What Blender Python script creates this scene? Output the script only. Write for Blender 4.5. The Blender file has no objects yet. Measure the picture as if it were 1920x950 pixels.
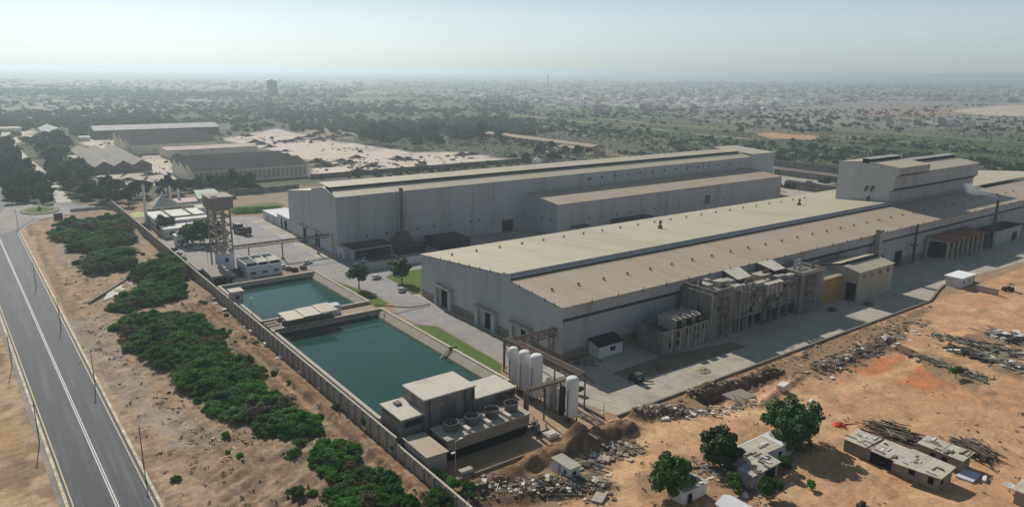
import bpy, math, random
import numpy as np
from mathutils import Matrix, Vector
rnd = random.Random(11); RG = np.random.default_rng(11)
scene = bpy.context.scene
# ---------------------------------------------------------------- camera
F, PITCH, ROLL, YAW, CAMZ = 1379.75, 0.2435758, 0.0104307, 0.9301066, 80.0
def _basis():
    c, s = math.cos, math.sin
    fw = np.array([c(PITCH)*c(YAW), c(PITCH)*s(YAW), -s(PITCH)])
    r = np.array([s(YAW), -c(YAW), 0.0]); u = np.cross(r, fw)
    return c(ROLL)*r+s(ROLL)*u, -s(ROLL)*r+c(ROLL)*u, fw
RX, UY, FW = _basis()
cam = bpy.data.objects.new('camera', bpy.data.cameras.new('camera'))
scene.collection.objects.link(cam)
m = Matrix.Identity(4)
for i in range(3):
    m[i][0], m[i][1], m[i][2] = RX[i], UY[i], -FW[i]
m[2][3] = CAMZ
cam.matrix_world = m
cam.data.sensor_width = 36; cam.data.lens = F/1920*36
cam.data.clip_start = 1; cam.data.clip_end = 60000
scene.camera = cam
# ---------------------------------------------------------------- light
SUN_AZ, SUN_EL = 83.0, 37.0          # heading of the sun from +X towards +Y, height above the horizon
world = bpy.data.worlds.new('World'); scene.world = world; world.use_nodes = True
nt = world.node_tree; nt.nodes.clear()
sky = nt.nodes.new('ShaderNodeTexSky'); sky.sky_type = 'NISHITA'; sky.sun_disc = False
sky.sun_elevation = math.radians(SUN_EL); sky.sun_rotation = math.radians(90-SUN_AZ)
sky.altitude = 0; sky.air_density = 1.0; sky.dust_density = 1.2; sky.ozone_density = 1.0
hs = nt.nodes.new('ShaderNodeHueSaturation'); hs.inputs['Saturation'].default_value = 0.35
bg = nt.nodes.new('ShaderNodeBackground'); bg.inputs['Strength'].default_value = 0.05
wo = nt.nodes.new('ShaderNodeOutputWorld')
tint = nt.nodes.new('ShaderNodeVectorMath'); tint.operation = 'MULTIPLY'; tint.inputs[1].default_value = (0.88, 1.0, 1.08)
# thick dust evens the sky out: half the clear-sky pattern, half a uniform veil
ve_ = nt.nodes.new('ShaderNodeVectorMath'); ve_.operation = 'MULTIPLY_ADD'; ve_.inputs[1].default_value = (0.45, 0.45, 0.45); ve_.inputs[2].default_value = (3.3, 3.4, 3.45)
nt.links.new(sky.outputs[0], ve_.inputs[0]); nt.links.new(ve_.outputs[0], hs.inputs['Color']); nt.links.new(hs.outputs[0], tint.inputs[0]); # dust near the horizon: the sky is brighter in its lowest degrees
tc_ = nt.nodes.new('ShaderNodeTexCoord'); sp_ = nt.nodes.new('ShaderNodeSeparateXYZ'); nt.links.new(tc_.outputs['Generated'], sp_.inputs[0])
ab_ = nt.nodes.new('ShaderNodeMath'); ab_.operation = 'ABSOLUTE'; nt.links.new(sp_.outputs['Z'], ab_.inputs[0])
ml_ = nt.nodes.new('ShaderNodeMath'); ml_.operation = 'MULTIPLY'; ml_.inputs[1].default_value = -5.0; nt.links.new(ab_.outputs[0], ml_.inputs[0])
ex_ = nt.nodes.new('ShaderNodeMath'); ex_.operation = 'EXPONENT'; nt.links.new(ml_.outputs[0], ex_.inputs[0])
ma_ = nt.nodes.new('ShaderNodeMath'); ma_.operation = 'MULTIPLY_ADD'; ma_.inputs[1].default_value = 2.35; ma_.inputs[2].default_value = 0.72; nt.links.new(ex_.outputs[0], ma_.inputs[0])
# bluer overhead, and the lowest degree fading into the dust
mt_ = nt.nodes.new('ShaderNodeMix'); mt_.data_type = 'RGBA'; pw_ = nt.nodes.new('ShaderNodeMath'); pw_.operation = 'POWER'; pw_.inputs[1].default_value = 0.45; nt.links.new(ex_.outputs[0], pw_.inputs[0]); nt.links.new(pw_.outputs[0], mt_.inputs['Factor']); mt_.inputs['A'].default_value = (0.60, 0.92, 1.34, 1); mt_.inputs['B'].default_value = (0.89, 1.0, 1.03, 1)
nt.links.new(mt_.outputs['Result'], tint.inputs[1])
mr_ = nt.nodes.new('ShaderNodeMapRange'); mr_.interpolation_type = 'SMOOTHSTEP'; mr_.inputs['From Max'].default_value = 0.07; mr_.inputs['To Min'].default_value = 0.78; nt.links.new(ab_.outputs[0], mr_.inputs[0])
m2_ = nt.nodes.new('ShaderNodeMath'); m2_.operation = 'MULTIPLY'; nt.links.new(ma_.outputs[0], m2_.inputs[0]); nt.links.new(mr_.outputs[0], m2_.inputs[1])
gl_ = nt.nodes.new('ShaderNodeVectorMath'); gl_.operation = 'SCALE'; nt.links.new(tint.outputs[0], gl_.inputs[0]); nt.links.new(m2_.outputs[0], gl_.inputs['Scale'])
nt.links.new(gl_.outputs[0], bg.inputs[0]); nt.links.new(bg.outputs[0], wo.inputs[0])
sl = bpy.data.lights.new('sun', 'SUN'); sl.energy = 5.0; sl.angle = math.radians(0.6); sl.color = (1.0, 0.945, 0.86)
sun = bpy.data.objects.new('sun', sl); scene.collection.objects.link(sun)
ce = math.cos(math.radians(SUN_EL))
sd = Vector((ce*math.cos(math.radians(SUN_AZ)), ce*math.sin(math.radians(SUN_AZ)), math.sin(math.radians(SUN_EL))))
sun.rotation_euler = sd.to_track_quat('Z', 'Y').to_euler(); sun.location = (0, 0, 300)
HAZE_COL, HAZE_DENS, HAZE_ANI = (0.79, 0.93, 1.0, 1), 0.00021, 0.50
scene.view_settings.view_transform = 'Standard'; scene.view_settings.look = 'None'
scene.view_settings.exposure = -0.22; scene.view_settings.gamma = 1.0
scene.cycles.use_denoising = True
scene.cycles.max_bounces = 6; scene.cycles.diffuse_bounces = 2; scene.cycles.glossy_bounces = 2
scene.cycles.transmission_bounces = 2; scene.cycles.volume_bounces = 0; scene.cycles.transparent_max_bounces = 6

# ---------------------------------------------------------------- measuring helpers (photo pixel -> point at height z)
def at(px, py, z=0.0):
    w = RX*((px-960)/F) - UY*((py-475)/F) + FW
    t = (z-CAMZ)/w[2]
    return w[0]*t, w[1]*t
def project(X, Y, Z=0.0):
    d = np.stack([np.asarray(X, float), np.asarray(Y, float), np.asarray(Z, float)-CAMZ+0*np.asarray(X, float)], -1)
    dep = d@FW
    return d@RX/dep*F+960, 475-d@UY/dep*F, dep

# ---------------------------------------------------------------- noise for the ground
def _h(ix, iy, s):
    v = (ix.astype(np.int64)*374761393 + iy.astype(np.int64)*668265263 + s*1442695041) & 0x7fffffff
    v = ((v ^ (v >> 13))*1274126177) & 0x7fffffff
    v = v ^ (v >> 16)
    return (v & 0xffff)/65535.0
def vnoise(x, y, s=0):
    x0 = np.floor(x); y0 = np.floor(y); fx = x-x0; fy = y-y0
    fx = fx*fx*(3-2*fx); fy = fy*fy*(3-2*fy)
    a = _h(x0, y0, s); b = _h(x0+1, y0, s); c = _h(x0, y0+1, s); d = _h(x0+1, y0+1, s)
    return (a*(1-fx)+b*fx)*(1-fy)+(c*(1-fx)+d*fx)*fy
def fbm(x, y, s=0, o=4):
    t = 0; a = 0.5; n = 0
    for k in range(o):
        t = t+a*vnoise(x*2**k+17.3*k, y*2**k-9.1*k, s+k); n += a; a *= 0.5
    return t/n
def inpoly(x, y, P):
    r = np.zeros(np.shape(x), bool); n = len(P)
    for i in range(n):
        x1, y1 = P[i]; x2, y2 = P[(i+1) % n]
        if y1 == y2: continue
        c = ((y1 > y) != (y2 > y)) & (x < (x2-x1)*(y-y1)/(y2-y1)+x1)
        r ^= c
    return r
def sstep(a, b, x):
    t = np.clip((x-a)/(b-a), 0, 1); return t*t*(3-2*t)

# ---------------------------------------------------------------- materials
MATS = {}
def _lnk(nt, a, b): nt.links.new(a, b)
def mat(name, col, var=0.12, scale=0.6, rough=0.85, spec=0.25, metal=0.0, streak=(1, 1, 1), stain=None, stain_amt=0.5,
        stain_scale=0.15, stain_cut=0.55, seam=None, bump=0.0, trans=0.0, rand=0.0):
    if name in MATS: return MATS[name]
    M = bpy.data.materials.new(name); M.use_nodes = True; MATS[name] = M
    nt = M.node_tree; N = nt.nodes; b = N['Principled BSDF']
    b.inputs['Roughness'].default_value = rough; b.inputs['Metallic'].default_value = metal
    b.inputs['Specular IOR Level'].default_value = spec
    tc = N.new('ShaderNodeTexCoord'); mp = N.new('ShaderNodeMapping'); mp.inputs['Scale'].default_value = streak
    _lnk(nt, tc.outputs['Object'], mp.inputs[0])
    no = N.new('ShaderNodeTexNoise'); no.inputs['Scale'].default_value = scale; no.inputs['Detail'].default_value = 7; no.inputs['Roughness'].default_value = 0.65
    _lnk(nt, mp.outputs[0], no.inputs['Vector'])
    mr = N.new('ShaderNodeMapRange'); mr.inputs['From Min'].default_value = 0.25; mr.inputs['From Max'].default_value = 0.75
    mr.inputs['To Min'].default_value = 1-var; mr.inputs['To Max'].default_value = 1+var
    _lnk(nt, no.outputs['Fac'], mr.inputs[0])
    val = mr.outputs[0]
    if rand:
        oi = N.new('ShaderNodeObjectInfo'); r2 = N.new('ShaderNodeMapRange')
        r2.inputs['To Min'].default_value = 1-rand; r2.inputs['To Max'].default_value = 1+rand
        _lnk(nt, oi.outputs['Random'], r2.inputs[0])
        mm = N.new('ShaderNodeMath'); mm.operation = 'MULTIPLY'; _lnk(nt, val, mm.inputs[0]); _lnk(nt, r2.outputs[0], mm.inputs[1]); val = mm.outputs[0]
    if seam:
        ax, per, amt = seam                      # narrow darker joints between sheets or panels
        sx = N.new('ShaderNodeSeparateXYZ'); _lnk(nt, tc.outputs['Object'], sx.inputs[0])
        m1 = N.new('ShaderNodeMath'); m1.operation = 'DIVIDE'; m1.inputs[1].default_value = per; _lnk(nt, sx.outputs[ax], m1.inputs[0])
        m2 = N.new('ShaderNodeMath'); m2.operation = 'FRACT'; _lnk(nt, m1.outputs[0], m2.inputs[0])
        m3 = N.new('ShaderNodeMath'); m3.operation = 'LESS_THAN'; m3.inputs[1].default_value = 0.16; _lnk(nt, m2.outputs[0], m3.inputs[0])
        m4 = N.new('ShaderNodeMath'); m4.operation = 'MULTIPLY_ADD'; m4.inputs[1].default_value = -amt; m4.inputs[2].default_value = 1.0; _lnk(nt, m3.outputs[0], m4.inputs[0])
        # each sheet a touch different
        fl = N.new('ShaderNodeMath'); fl.operation = 'FLOOR'; _lnk(nt, m1.outputs[0], fl.inputs[0])
        wn = N.new('ShaderNodeTexWhiteNoise'); wn.noise_dimensions = '1D'; _lnk(nt, fl.outputs[0], wn.inputs['W'])
        r3 = N.new('ShaderNodeMapRange'); r3.inputs['To Min'].default_value = 1-amt*0.6; r3.inputs['To Max'].default_value = 1+amt*0.4; _lnk(nt, wn.outputs['Value'], r3.inputs[0])
        for o in (m4.outputs[0], r3.outputs[0]):
            mm = N.new('ShaderNodeMath'); mm.operation = 'MULTIPLY'; _lnk(nt, val, mm.inputs[0]); _lnk(nt, o, mm.inputs[1]); val = mm.outputs[0]
    rgb = N.new('ShaderNodeRGB'); rgb.outputs[0].default_value = (*col, 1); cur = rgb.outputs[0]
    if stain:
        n2 = N.new('ShaderNodeTexNoise'); n2.inputs['Scale'].default_value = stain_scale; n2.inputs['Detail'].default_value = 8; n2.inputs['Roughness'].default_value = 0.7
        _lnk(nt, mp.outputs[0], n2.inputs['Vector'])
        r4 = N.new('ShaderNodeMapRange'); r4.inputs['From Min'].default_value = stain_cut; r4.inputs['From Max'].default_value = stain_cut+0.14; r4.inputs['To Max'].default_value = stain_amt
        _lnk(nt, n2.outputs['Fac'], r4.inputs[0])
        mx = N.new('ShaderNodeMix'); mx.data_type = 'RGBA'; _lnk(nt, r4.outputs[0], mx.inputs['Factor']); _lnk(nt, cur, mx.inputs['A']); mx.inputs['B'].default_value = (*stain, 1); cur = mx.outputs['Result']
    vm = N.new('ShaderNodeVectorMath'); vm.operation = 'SCALE'; _lnk(nt, cur, vm.inputs[0]); _lnk(nt, val, vm.inputs['Scale'])
    _lnk(nt, vm.outputs[0], b.inputs['Base Color'])
    if bump:
        bp = N.new('ShaderNodeBump'); bp.inputs['Strength'].default_value = bump; bp.inputs['Distance'].default_value = 0.2
        _lnk(nt, no.outputs['Fac'], bp.inputs['Height']); _lnk(nt, bp.outputs[0], b.inputs['Normal'])
    if trans:
        tr = N.new('ShaderNodeBsdfTranslucent'); _lnk(nt, vm.outputs[0], tr.inputs['Color'])
        ms = N.new('ShaderNodeMixShader'); ms.inputs[0].default_value = trans
        _lnk(nt, b.outputs[0], ms.inputs[1]); _lnk(nt, tr.outputs[0], ms.inputs[2])
        _lnk(nt, ms.outputs[0], N['Material Output'].inputs['Surface'])
    return M
# ---------------------------------------------------------------- building kit
KIDS = {}; ORG = {}
def link(o):
    scene.collection.objects.link(o); return o
def tag(o, label=None, cat=None, group=None, kind=None):
    if label: o['label'] = label
    if cat: o['category'] = cat
    if group: o['group'] = group
    if kind: o['kind'] = kind
    return o
def thing(name, label, cat, loc, group=None):
    o = link(bpy.data.objects.new(name, None)); o.location = loc; o.empty_display_size = 0.5
    ORG[o.name] = tuple(loc); KIDS[o.name] = []
    return tag(o, label, cat, group)
class MB:
    def __init__(s): s.v = []; s.f = []; s.mi = []
    def add(s, vs, fs, mi=0):
        b = len(s.v); s.v += [tuple(map(float, v)) for v in vs]
        for f in fs: s.f.append(tuple(b+i for i in f)); s.mi.append(mi)
        return s
    def box(s, x0, y0, z0, x1, y1, z1, mi=0):
        return s.prism([(x0, y0), (x1, y0), (x1, y1), (x0, y1)], z0, z1, mi)
    def prism(s, P, z0, z1, mi=0):
        # P counter-clockwise seen from above; z0, z1 a number or one per corner
        n = len(P); a = z0 if hasattr(z0, '__len__') else [z0]*n; b = z1 if hasattr(z1, '__len__') else [z1]*n
        vs = [(p[0], p[1], a[i]) for i, p in enumerate(P)]+[(p[0], p[1], b[i]) for i, p in enumerate(P)]
        fs = [tuple(range(n-1, -1, -1)), tuple(range(n, 2*n))]+[(i, (i+1) % n, n+(i+1) % n, n+i) for i in range(n)]
        return s.add(vs, fs, mi)
    def extr(s, prof, axis, a, b, mi=0):
        # profile of (u, z), u along the other horizontal axis, swept from a to b along axis
        n = len(prof)
        if axis == 'x': vs = [(a, u, z) for u, z in prof]+[(b, u, z) for u, z in prof]
        else: vs = [(u, a, z) for u, z in prof]+[(u, b, z) for u, z in prof]
        fs = [tuple(range(n-1, -1, -1)), tuple(range(n, 2*n))]+[(i, (i+1) % n, n+(i+1) % n, n+i) for i in range(n)]
        if axis == 'y': fs = [tuple(reversed(f)) for f in fs]
        return s.add(vs, fs, mi)
    def tube(s, p, q, r0, r1=None, n=6, mi=0, caps=True):
        r1 = r0 if r1 is None else r1
        p = Vector(p); q = Vector(q); d = (q-p)
        if d.length < 1e-6: return s
        d.normalize(); a = d.orthogonal().normalized(); c = d.cross(a)
        vs = []
        for o, r in ((p, r0), (q, r1)):
            for k in range(n):
                t = 2*math.pi*k/n; vs.append(o+a*(r*math.cos(t))+c*(r*math.sin(t)))
        fs = [(k, (k+1) % n, n+(k+1) % n, n+k) for k in range(n)]
        if caps: fs += [tuple(range(n-1, -1, -1)), tuple(range(n, 2*n))]
        return s.add(vs, fs, mi)
    def path(s, pts, r, n=6, mi=0):
        for p, q in zip(pts[:-1], pts[1:]): s.tube(p, q, r, r, n, mi)
        return s
    def lathe(s, x, y, prof, n=16, mi=0):
        vs = []
        for r, z in prof:
            for k in range(n):
                t = 2*math.pi*k/n; vs.append((x+r*math.cos(t), y+r*math.sin(t), z))
        fs = []
        for i in range(len(prof)-1):
            for k in range(n):
                fs.append((i*n+k, i*n+(k+1) % n, (i+1)*n+(k+1) % n, (i+1)*n+k))
        fs += [tuple(range(n-1, -1, -1)), tuple(range((len(prof)-1)*n, len(prof)*n))]
        return s.add(vs, fs, mi)
    def slab(s, P, t, mi=0):
        # a sheet through 3-D corners P (counter-clockwise from above) with thickness t downwards
        n = len(P); vs = [tuple(p) for p in P]+[(p[0], p[1], p[2]-t) for p in P]
        fs = [tuple(range(n)), tuple(range(2*n-1, n-1, -1))]+[(i, n+i, n+(i+1) % n, (i+1) % n) for i in range(n)]
        return s.add(vs, fs, mi)
    def build(s, name, mats, parent=None, root=None, label=None, smooth=False):
        me = bpy.data.meshes.new(name)
        o3 = (0, 0, 0)
        top = root or parent
        if top is not None: o3 = ORG[top.name]
        vs = [(x-o3[0], y-o3[1], z-o3[2]) for x, y, z in s.v]
        me.from_pydata(vs, [], s.f)
        for mm in (mats if isinstance(mats, (list, tuple)) else [mats]): me.materials.append(mm)
        if any(s.mi): me.polygons.foreach_set('material_index', s.mi)
        if smooth: me.polygons.foreach_set('use_smooth', [True]*len(s.f))
        me.update()
        o = link(bpy.data.objects.new(name, me))
        if parent is not None:
            o.parent = parent; KIDS.setdefault(parent.name, []).append(o); KIDS.setdefault(o.name, [])
            ORG[o.name] = o3
        if label: o['label'] = label
        return o
def solo(mb, name, mats, label, cat, group=None, kind=None, loc=None, smooth=False):
    # a top-level thing that is one mesh; its origin at loc
    if loc:
        mb.v = [(x-loc[0], y-loc[1], z-loc[2]) for x, y, z in mb.v]
    o = mb.build(name, mats, smooth=smooth)
    if loc: o.location = loc
    KIDS[o.name] = []
    return tag(o, label, cat, group, kind)
def dup(o, loc=None, rz=None, sc=None, label=None, parent=None, group=None):
    c = link(o.copy())
    if parent is not None: c.parent = parent
    if loc is not None: c.location = loc
    if rz is not None: c.rotation_euler = (0, 0, rz)
    if sc is not None: c.scale = (sc, sc, sc) if not hasattr(sc, '__len__') else sc
    if label: c['label'] = label
    if group: c['group'] = group
    KIDS[c.name] = []
    for k in KIDS.get(o.name, []):
        KIDS[c.name].append(dup(k, parent=c))
    return c
def sheet(name, P, z, m_, kind='structure', label=None):
    me = bpy.data.meshes.new(name)
    me.from_pydata([(p[0], p[1], z) for p in P], [], [tuple(range(len(P)))]); me.materials.append(m_); me.update()
    o = link(bpy.data.objects.new(name, me)); o['kind'] = kind
    if label: o['label'] = label
    return o
def rect(x0, y0, x1, y1): return [(x0, y0), (x1, y0), (x1, y1), (x0, y1)]
def quads_mesh(name, V, m_, smooth=False):
    # V: (n,4,3) array of quads
    n = len(V); me = bpy.data.meshes.new(name)
    me.vertices.add(n*4); me.vertices.foreach_set('co', V.reshape(-1).astype(np.float32))
    me.loops.add(n*4); me.loops.foreach_set('vertex_index', np.arange(n*4, dtype=np.int32))
    me.polygons.add(n); me.polygons.foreach_set('loop_start', np.arange(0, n*4, 4, dtype=np.int32))
    me.polygons.foreach_set('loop_total', np.full(n, 4, np.int32))
    me.materials.append(m_); me.update(calc_edges=True); me.validate(); return me
def leaf_quads(C, size, nrm=None, rg=RG, up=0.35):
    # small leaf-like faces at centres C, roughly facing nrm
    n = len(C)
    d = rg.normal(size=(n, 3))*0.8
    if nrm is not None: d = d+nrm*0.9
    d[:, 2] += up
    d /= np.linalg.norm(d, axis=1)[:, None]
    r = rg.normal(size=(n, 3)); a = np.cross(d, r); a /= np.linalg.norm(a, axis=1)[:, None]+1e-9
    b = np.cross(d, a)
    s = (size*(0.6+0.8*rg.random(n)))[:, None]
    a = a*s; b = b*s*0.6
    return np.stack([C-a, C-b*1.0+a*0.1, C+a, C+b], 1)
# ================================================================ GROUND
def pp(*pts, z=0.0): return [at(a, b, z) for a, b in pts]
def axis(segs):
    out = [segs[0][0]]
    for a, b, st in segs:
        n = max(1, int(round((b-a)/st))); out += list(np.linspace(a, b, n+1)[1:])
    return np.array(out)
gx = [-15000, -9000, -6000, -4000, -2500, -1500, -900, -500, -250, -120, -60]
gx = np.concatenate([gx, axis([(-30, 0, 3), (0, 72, 0.6), (72, 170, 0.7), (170, 330, 1.4), (330, 620, 4), (620, 1500, 12), (1500, 4000, 40), (4000, 16000, 400)])])
gy = np.concatenate([[-9000, -3000, -1000, -300, -50, 20], axis([(40, 130, 0.6), (130, 340, 0.9), (340, 640, 3), (640, 1400, 8), (1400, 4000, 40), (4000, 16000, 400)])])
X, Y = np.meshgrid(gx, gy); nx, ny = len(gx), len(gy)
PX, PY, DEP = project(X, Y)
def seg_d(x, y, a, b):
    ax, ay = a; bx, by = b; L = (bx-ax)**2+(by-ay)**2
    t = np.clip(((x-ax)*(bx-ax)+(y-ay)*(by-ay))/L, 0, 1)
    return np.hypot(x-ax-t*(bx-ax), y-ay-t*(by-ay))
# soil banks and hollows: (pixel from, pixel to, radius, height)
BANKS = [((1010, 866), (1085, 833), 4.0, 2.3), ((1085, 833), (1175, 804), 4.0, 2.5), ((890, 922), (985, 877), 2.8, 1.6), ((1190, 777), (1270, 772), 3.2, 1.6),
         ((1330, 748), (1400, 722), 3.4, -2.4), ((1400, 722), (1455, 698), 3.4, -2.4), ((1290, 735), (1330, 722), 2.4, 1.2),
         ((1420, 762), (1500, 705), 1.6, 0.9), ((1540, 690), (1660, 640), 3.5, 1.1), ((1650, 640), (1700, 660), 3.0, 1.2), ((1720, 675), (1850, 735), 3.0, 0.9),
         ((1780, 640), (1880, 690), 3.0, 0.8), ((860, 940), (1010, 915), 5, 1.1), ((1040, 905), (1130, 910), 4, 1.0),
         ((380, 572), (580, 742), 2.0, 0.9), ((580, 742), (700, 850), 1.8, 0.8), ((700, 850), (790, 925), 1.6, 0.7), ((160, 440), (60, 435), 3, 1.0), ((160, 405), (280, 440), 3, 1.0),
         ((250, 480), (400, 560), 3, 1.0), ((290, 640), (450, 760), 6, 0.7)]
Z = np.zeros_like(X); xl0 = lambda y: 6.9-0.031*(y-148)
open_soil = sstep(140, 108, Y)*(X > 66)+(X < 64.5)
open_soil = np.clip(open_soil, 0, 1)*(Y < 440)
Z += open_soil*((fbm(X*0.35, Y*0.35, 3, 3)-0.45)*0.5+(fbm(X*0.06, Y*0.06, 5, 2)-0.5)*0.9)
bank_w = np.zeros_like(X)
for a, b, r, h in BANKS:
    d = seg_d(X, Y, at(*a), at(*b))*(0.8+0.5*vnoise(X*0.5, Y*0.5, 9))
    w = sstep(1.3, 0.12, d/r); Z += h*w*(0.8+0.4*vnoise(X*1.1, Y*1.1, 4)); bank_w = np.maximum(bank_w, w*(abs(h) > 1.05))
# washed-out furrows on the lower verge and plough-like ruts beside the road
A_, B_ = at(400, 925), at(552, 822); L_ = math.hypot(B_[0]-A_[0], B_[1]-A_[1]); ux, uy = (B_[0]-A_[0])/L_, (B_[1]-A_[1])/L_
RILL = np.abs(fbm((X*ux+Y*uy)*0.06, (-X*uy+Y*ux)*0.55, 51, 3)-0.5)*2
rzone = sstep(330, 420, PX)*sstep(800, 830, PY)*(X < 62)*(X > 30)*(DEP > 0)
Z -= rzone*sstep(0.26, 0.0, RILL)*0.5
ruts = np.sin(Y*2.6+3*vnoise(X*0.4, Y*0.1, 52))*sstep(0.35, 0.6, vnoise(X*0.15, Y*0.08, 53))
rut_w = ((X > 21.6)*(X < 25.5)+(X < 1.5)*(X > -9))*(Y < 260)
Z += rut_w*ruts*0.14
flat = inpoly(X, Y, rect(66.2, 113, 520, 470)) | inpoly(X, Y, [(xl0(30)-2.2, 30), (21.9, 30), (18.2, 440), (xl0(440)-2.2, 440)]) | (DEP > 620)
Z = np.where(flat, 0, np.maximum(Z, -2.2))-0.03
def C(r, g, b): return np.array([r, g, b])
col = np.zeros(X.shape+(3,))
def lay(colr, w):
    global col
    w = np.clip(w, 0, 1)[..., None]; col = col*(1-w)+np.asarray(colr)*w
n1 = fbm(X*0.05, Y*0.05, 1); n2 = fbm(X*0.25, Y*0.25, 2); n3 = fbm(X*0.012, Y*0.012, 6); n4 = fbm(X*0.9, Y*0.9, 7, 3)
SAND = C(0.39, 0.275, 0.185); TAN = C(0.42, 0.31, 0.205); BROWN = C(0.19, 0.14, 0.095); GREY = C(0.29, 0.25, 0.21); RED = C(0.30, 0.155, 0.085)
SCRUB = C(0.085, 0.10, 0.05); PALE = C(0.60, 0.53, 0.455)
lay(SAND, np.ones_like(X))
lay(TAN, sstep(0.45, 0.7, n1)); lay(BROWN, 0.3*sstep(0.55, 0.75, n2)*(DEP < 700))
# dry field at the lower right: ochre, a rusty patch, worn wheel tracks
fld = (Y < 116) & (X > 70)
lay(C(0.41, 0.265, 0.17), fld*0.75)
lay(C(0.45, 0.33, 0.22), fld*0.7*sstep(0.5, 0.72, fbm(X*0.09, Y*0.05, 21)))
def pxpoly(P, soft=3.0, seed=31, amp=1.0):
    Q = pp(*P); d = np.full(X.shape, 1e9)
    for i in range(len(Q)): d = np.minimum(d, seg_d(X, Y, Q[i], Q[(i+1) % len(Q)]))
    s = np.where(inpoly(X, Y, Q), d, -d)+(fbm(X/soft*0.5, Y/soft*0.5, seed)-0.5)*soft*2.6*amp
    return sstep(-soft*0.4, soft*0.4, s)
def pxline(P, w, seed=41):
    Q = pp(*P); d = np.full(X.shape, 1e9)
    for a, b in zip(Q[:-1], Q[1:]): d = np.minimum(d, seg_d(X, Y, a, b))
    return sstep(w*1.3, w*0.5, d+(fbm(X*0.5, Y*0.5, seed)-0.5)*w*1.2)
lay(C(0.45, 0.17, 0.075), 0.8*pxpoly([(1590, 690), (1690, 662), (1720, 685), (1800, 725), (1730, 728), (1660, 712)], 2.5))
lay(C(0.40, 0.19, 0.10), 0.35*pxpoly([(1700, 700), (1920, 740), (1920, 790), (1740, 740)], 4))
lay(C(0.50, 0.36, 0.23), 0.7*pxline([(1170, 840), (1260, 790), (1400, 775), (1560, 740), (1680, 700), (1780, 640), (1920, 560)], 2.6))
lay(C(0.50, 0.36, 0.23), 0.7*pxline([(1180, 940), (1180, 860), (1260, 800)], 2.4))
lay(C(0.48, 0.34, 0.21), 0.6*pxline([(1540, 800), (1640, 900), (1800, 950)], 2.2))
lay(C(0.17, 0.135, 0.095), 0.8*pxpoly([(1180, 770), (1500, 660), (1740, 575), (1720, 600), (1680, 655), (1590, 690), (1440, 720), (1300, 770), (1200, 800)], 2.2))
lay(C(0.17, 0.14, 0.10), 0.75*pxpoly([(860, 935), (1020, 870), (1170, 800), (1215, 850), (1120, 870), (1150, 945), (880, 950)], 2.2))
lay(C(0.19, 0.155, 0.11), 0.7*pxpoly([(1700, 665), (1740, 655), (1860, 715), (1830, 740), (1760, 715)], 1.5))
lay(C(0.17, 0.14, 0.11), 0.75*pxpoly([(1770, 635), (1830, 625), (1920, 640), (1920, 720), (1850, 690)], 1.8))
lay(C(0.20, 0.16, 0.11), 0.55*pxpoly([(1200, 890), (1420, 800), (1520, 830), (1400, 950), (1200, 950)], 2.5))
# steep banks and hollows: their shade is painted into a darker soil colour
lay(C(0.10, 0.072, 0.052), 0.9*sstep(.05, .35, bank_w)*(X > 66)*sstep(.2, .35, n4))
# verge between road and boundary wall
vg = (X < 65) & (X > 20) & (Y < 480)
lay(C(0.27, 0.20, 0.14), vg*0.7)
lay(C(0.38, 0.265, 0.165), vg*0.7*sstep(30, 24, X+(n2-0.5)*8)); lay(C(0.20, 0.15, 0.10), vg*0.8*sstep(24.5, 22, X+(n2-.5)*3))
lay(GREY, vg*0.8*np.maximum(pxpoly([(125, 590), (210, 590), (225, 680), (330, 780), (420, 830), (330, 850), (240, 760), (150, 650)], 4), pxpoly([(110, 465), (165, 465), (180, 515), (120, 500)], 3)))
lay(C(0.19, 0.14, 0.095), vg*0.6*sstep(0.52, 0.68, n2)*sstep(27, 33, X))
lay(C(0.44, 0.33, 0.22), vg*0.7*pxline([(60, 445), (75, 520), (150, 660), (240, 800), (330, 930)], 1.6))
lay(C(0.135, 0.085, 0.055), vg*0.85*pxline([(368, 575), (458, 648), (566, 750), (684, 858), (790, 940)], 5.5)); lay(C(.26, .15, .085), vg*0.7*pxline([(386, 570), (478, 640), (588, 742), (708, 850), (806, 930)], 1.5))
lay(C(0.42, 0.27, 0.16), vg*0.7*pxline([(385, 585), (470, 660), (570, 755), (690, 862), (780, 935)], 0.7))
lay(C(0.33, 0.22, 0.14), vg*0.6*pxline([(300, 440), (270, 480), (200, 530), (140, 560)], 2.5))
lay(C(0.20, 0.15, 0.10), (X < 6)*(Y < 480)*0.7*sstep(0.42, 0.6, n2)); lay(C(0.38, 0.25, 0.14), (X < 2)*(Y < 480)*0.7*sstep(0.6, 0.5, n1))
lay(C(0.16, 0.115, 0.075), rzone*0.75*sstep(0.30, 0.05, RILL)); lay(C(0.36, 0.265, 0.17), rzone*0.5*sstep(0.3, 0.6, RILL)); lay(C(0.19, 0.145, 0.10), rut_w*0.5*sstep(0.1, -0.6, ruts))
lay(C(0.17, 0.13, 0.095), vg*0.6*sstep(.53, .63, fbm(X*.5, Y*.4, 71, 4))); lay(C(.36, .30, .23), vg*.45*sstep(.56, .66, fbm(X*.7, Y*.6, 72, 4)))
lay(C(.26, .18, .12), fld*.5*sstep(.55, .66, fbm(X*.28, Y*.22, 73, 4)))
# soil inside the works
inside = (X > 66) & (X < 520) & (Y > 114) & (Y < 500)
lay(C(0.25, 0.19, 0.135), inside*0.8)
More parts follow.
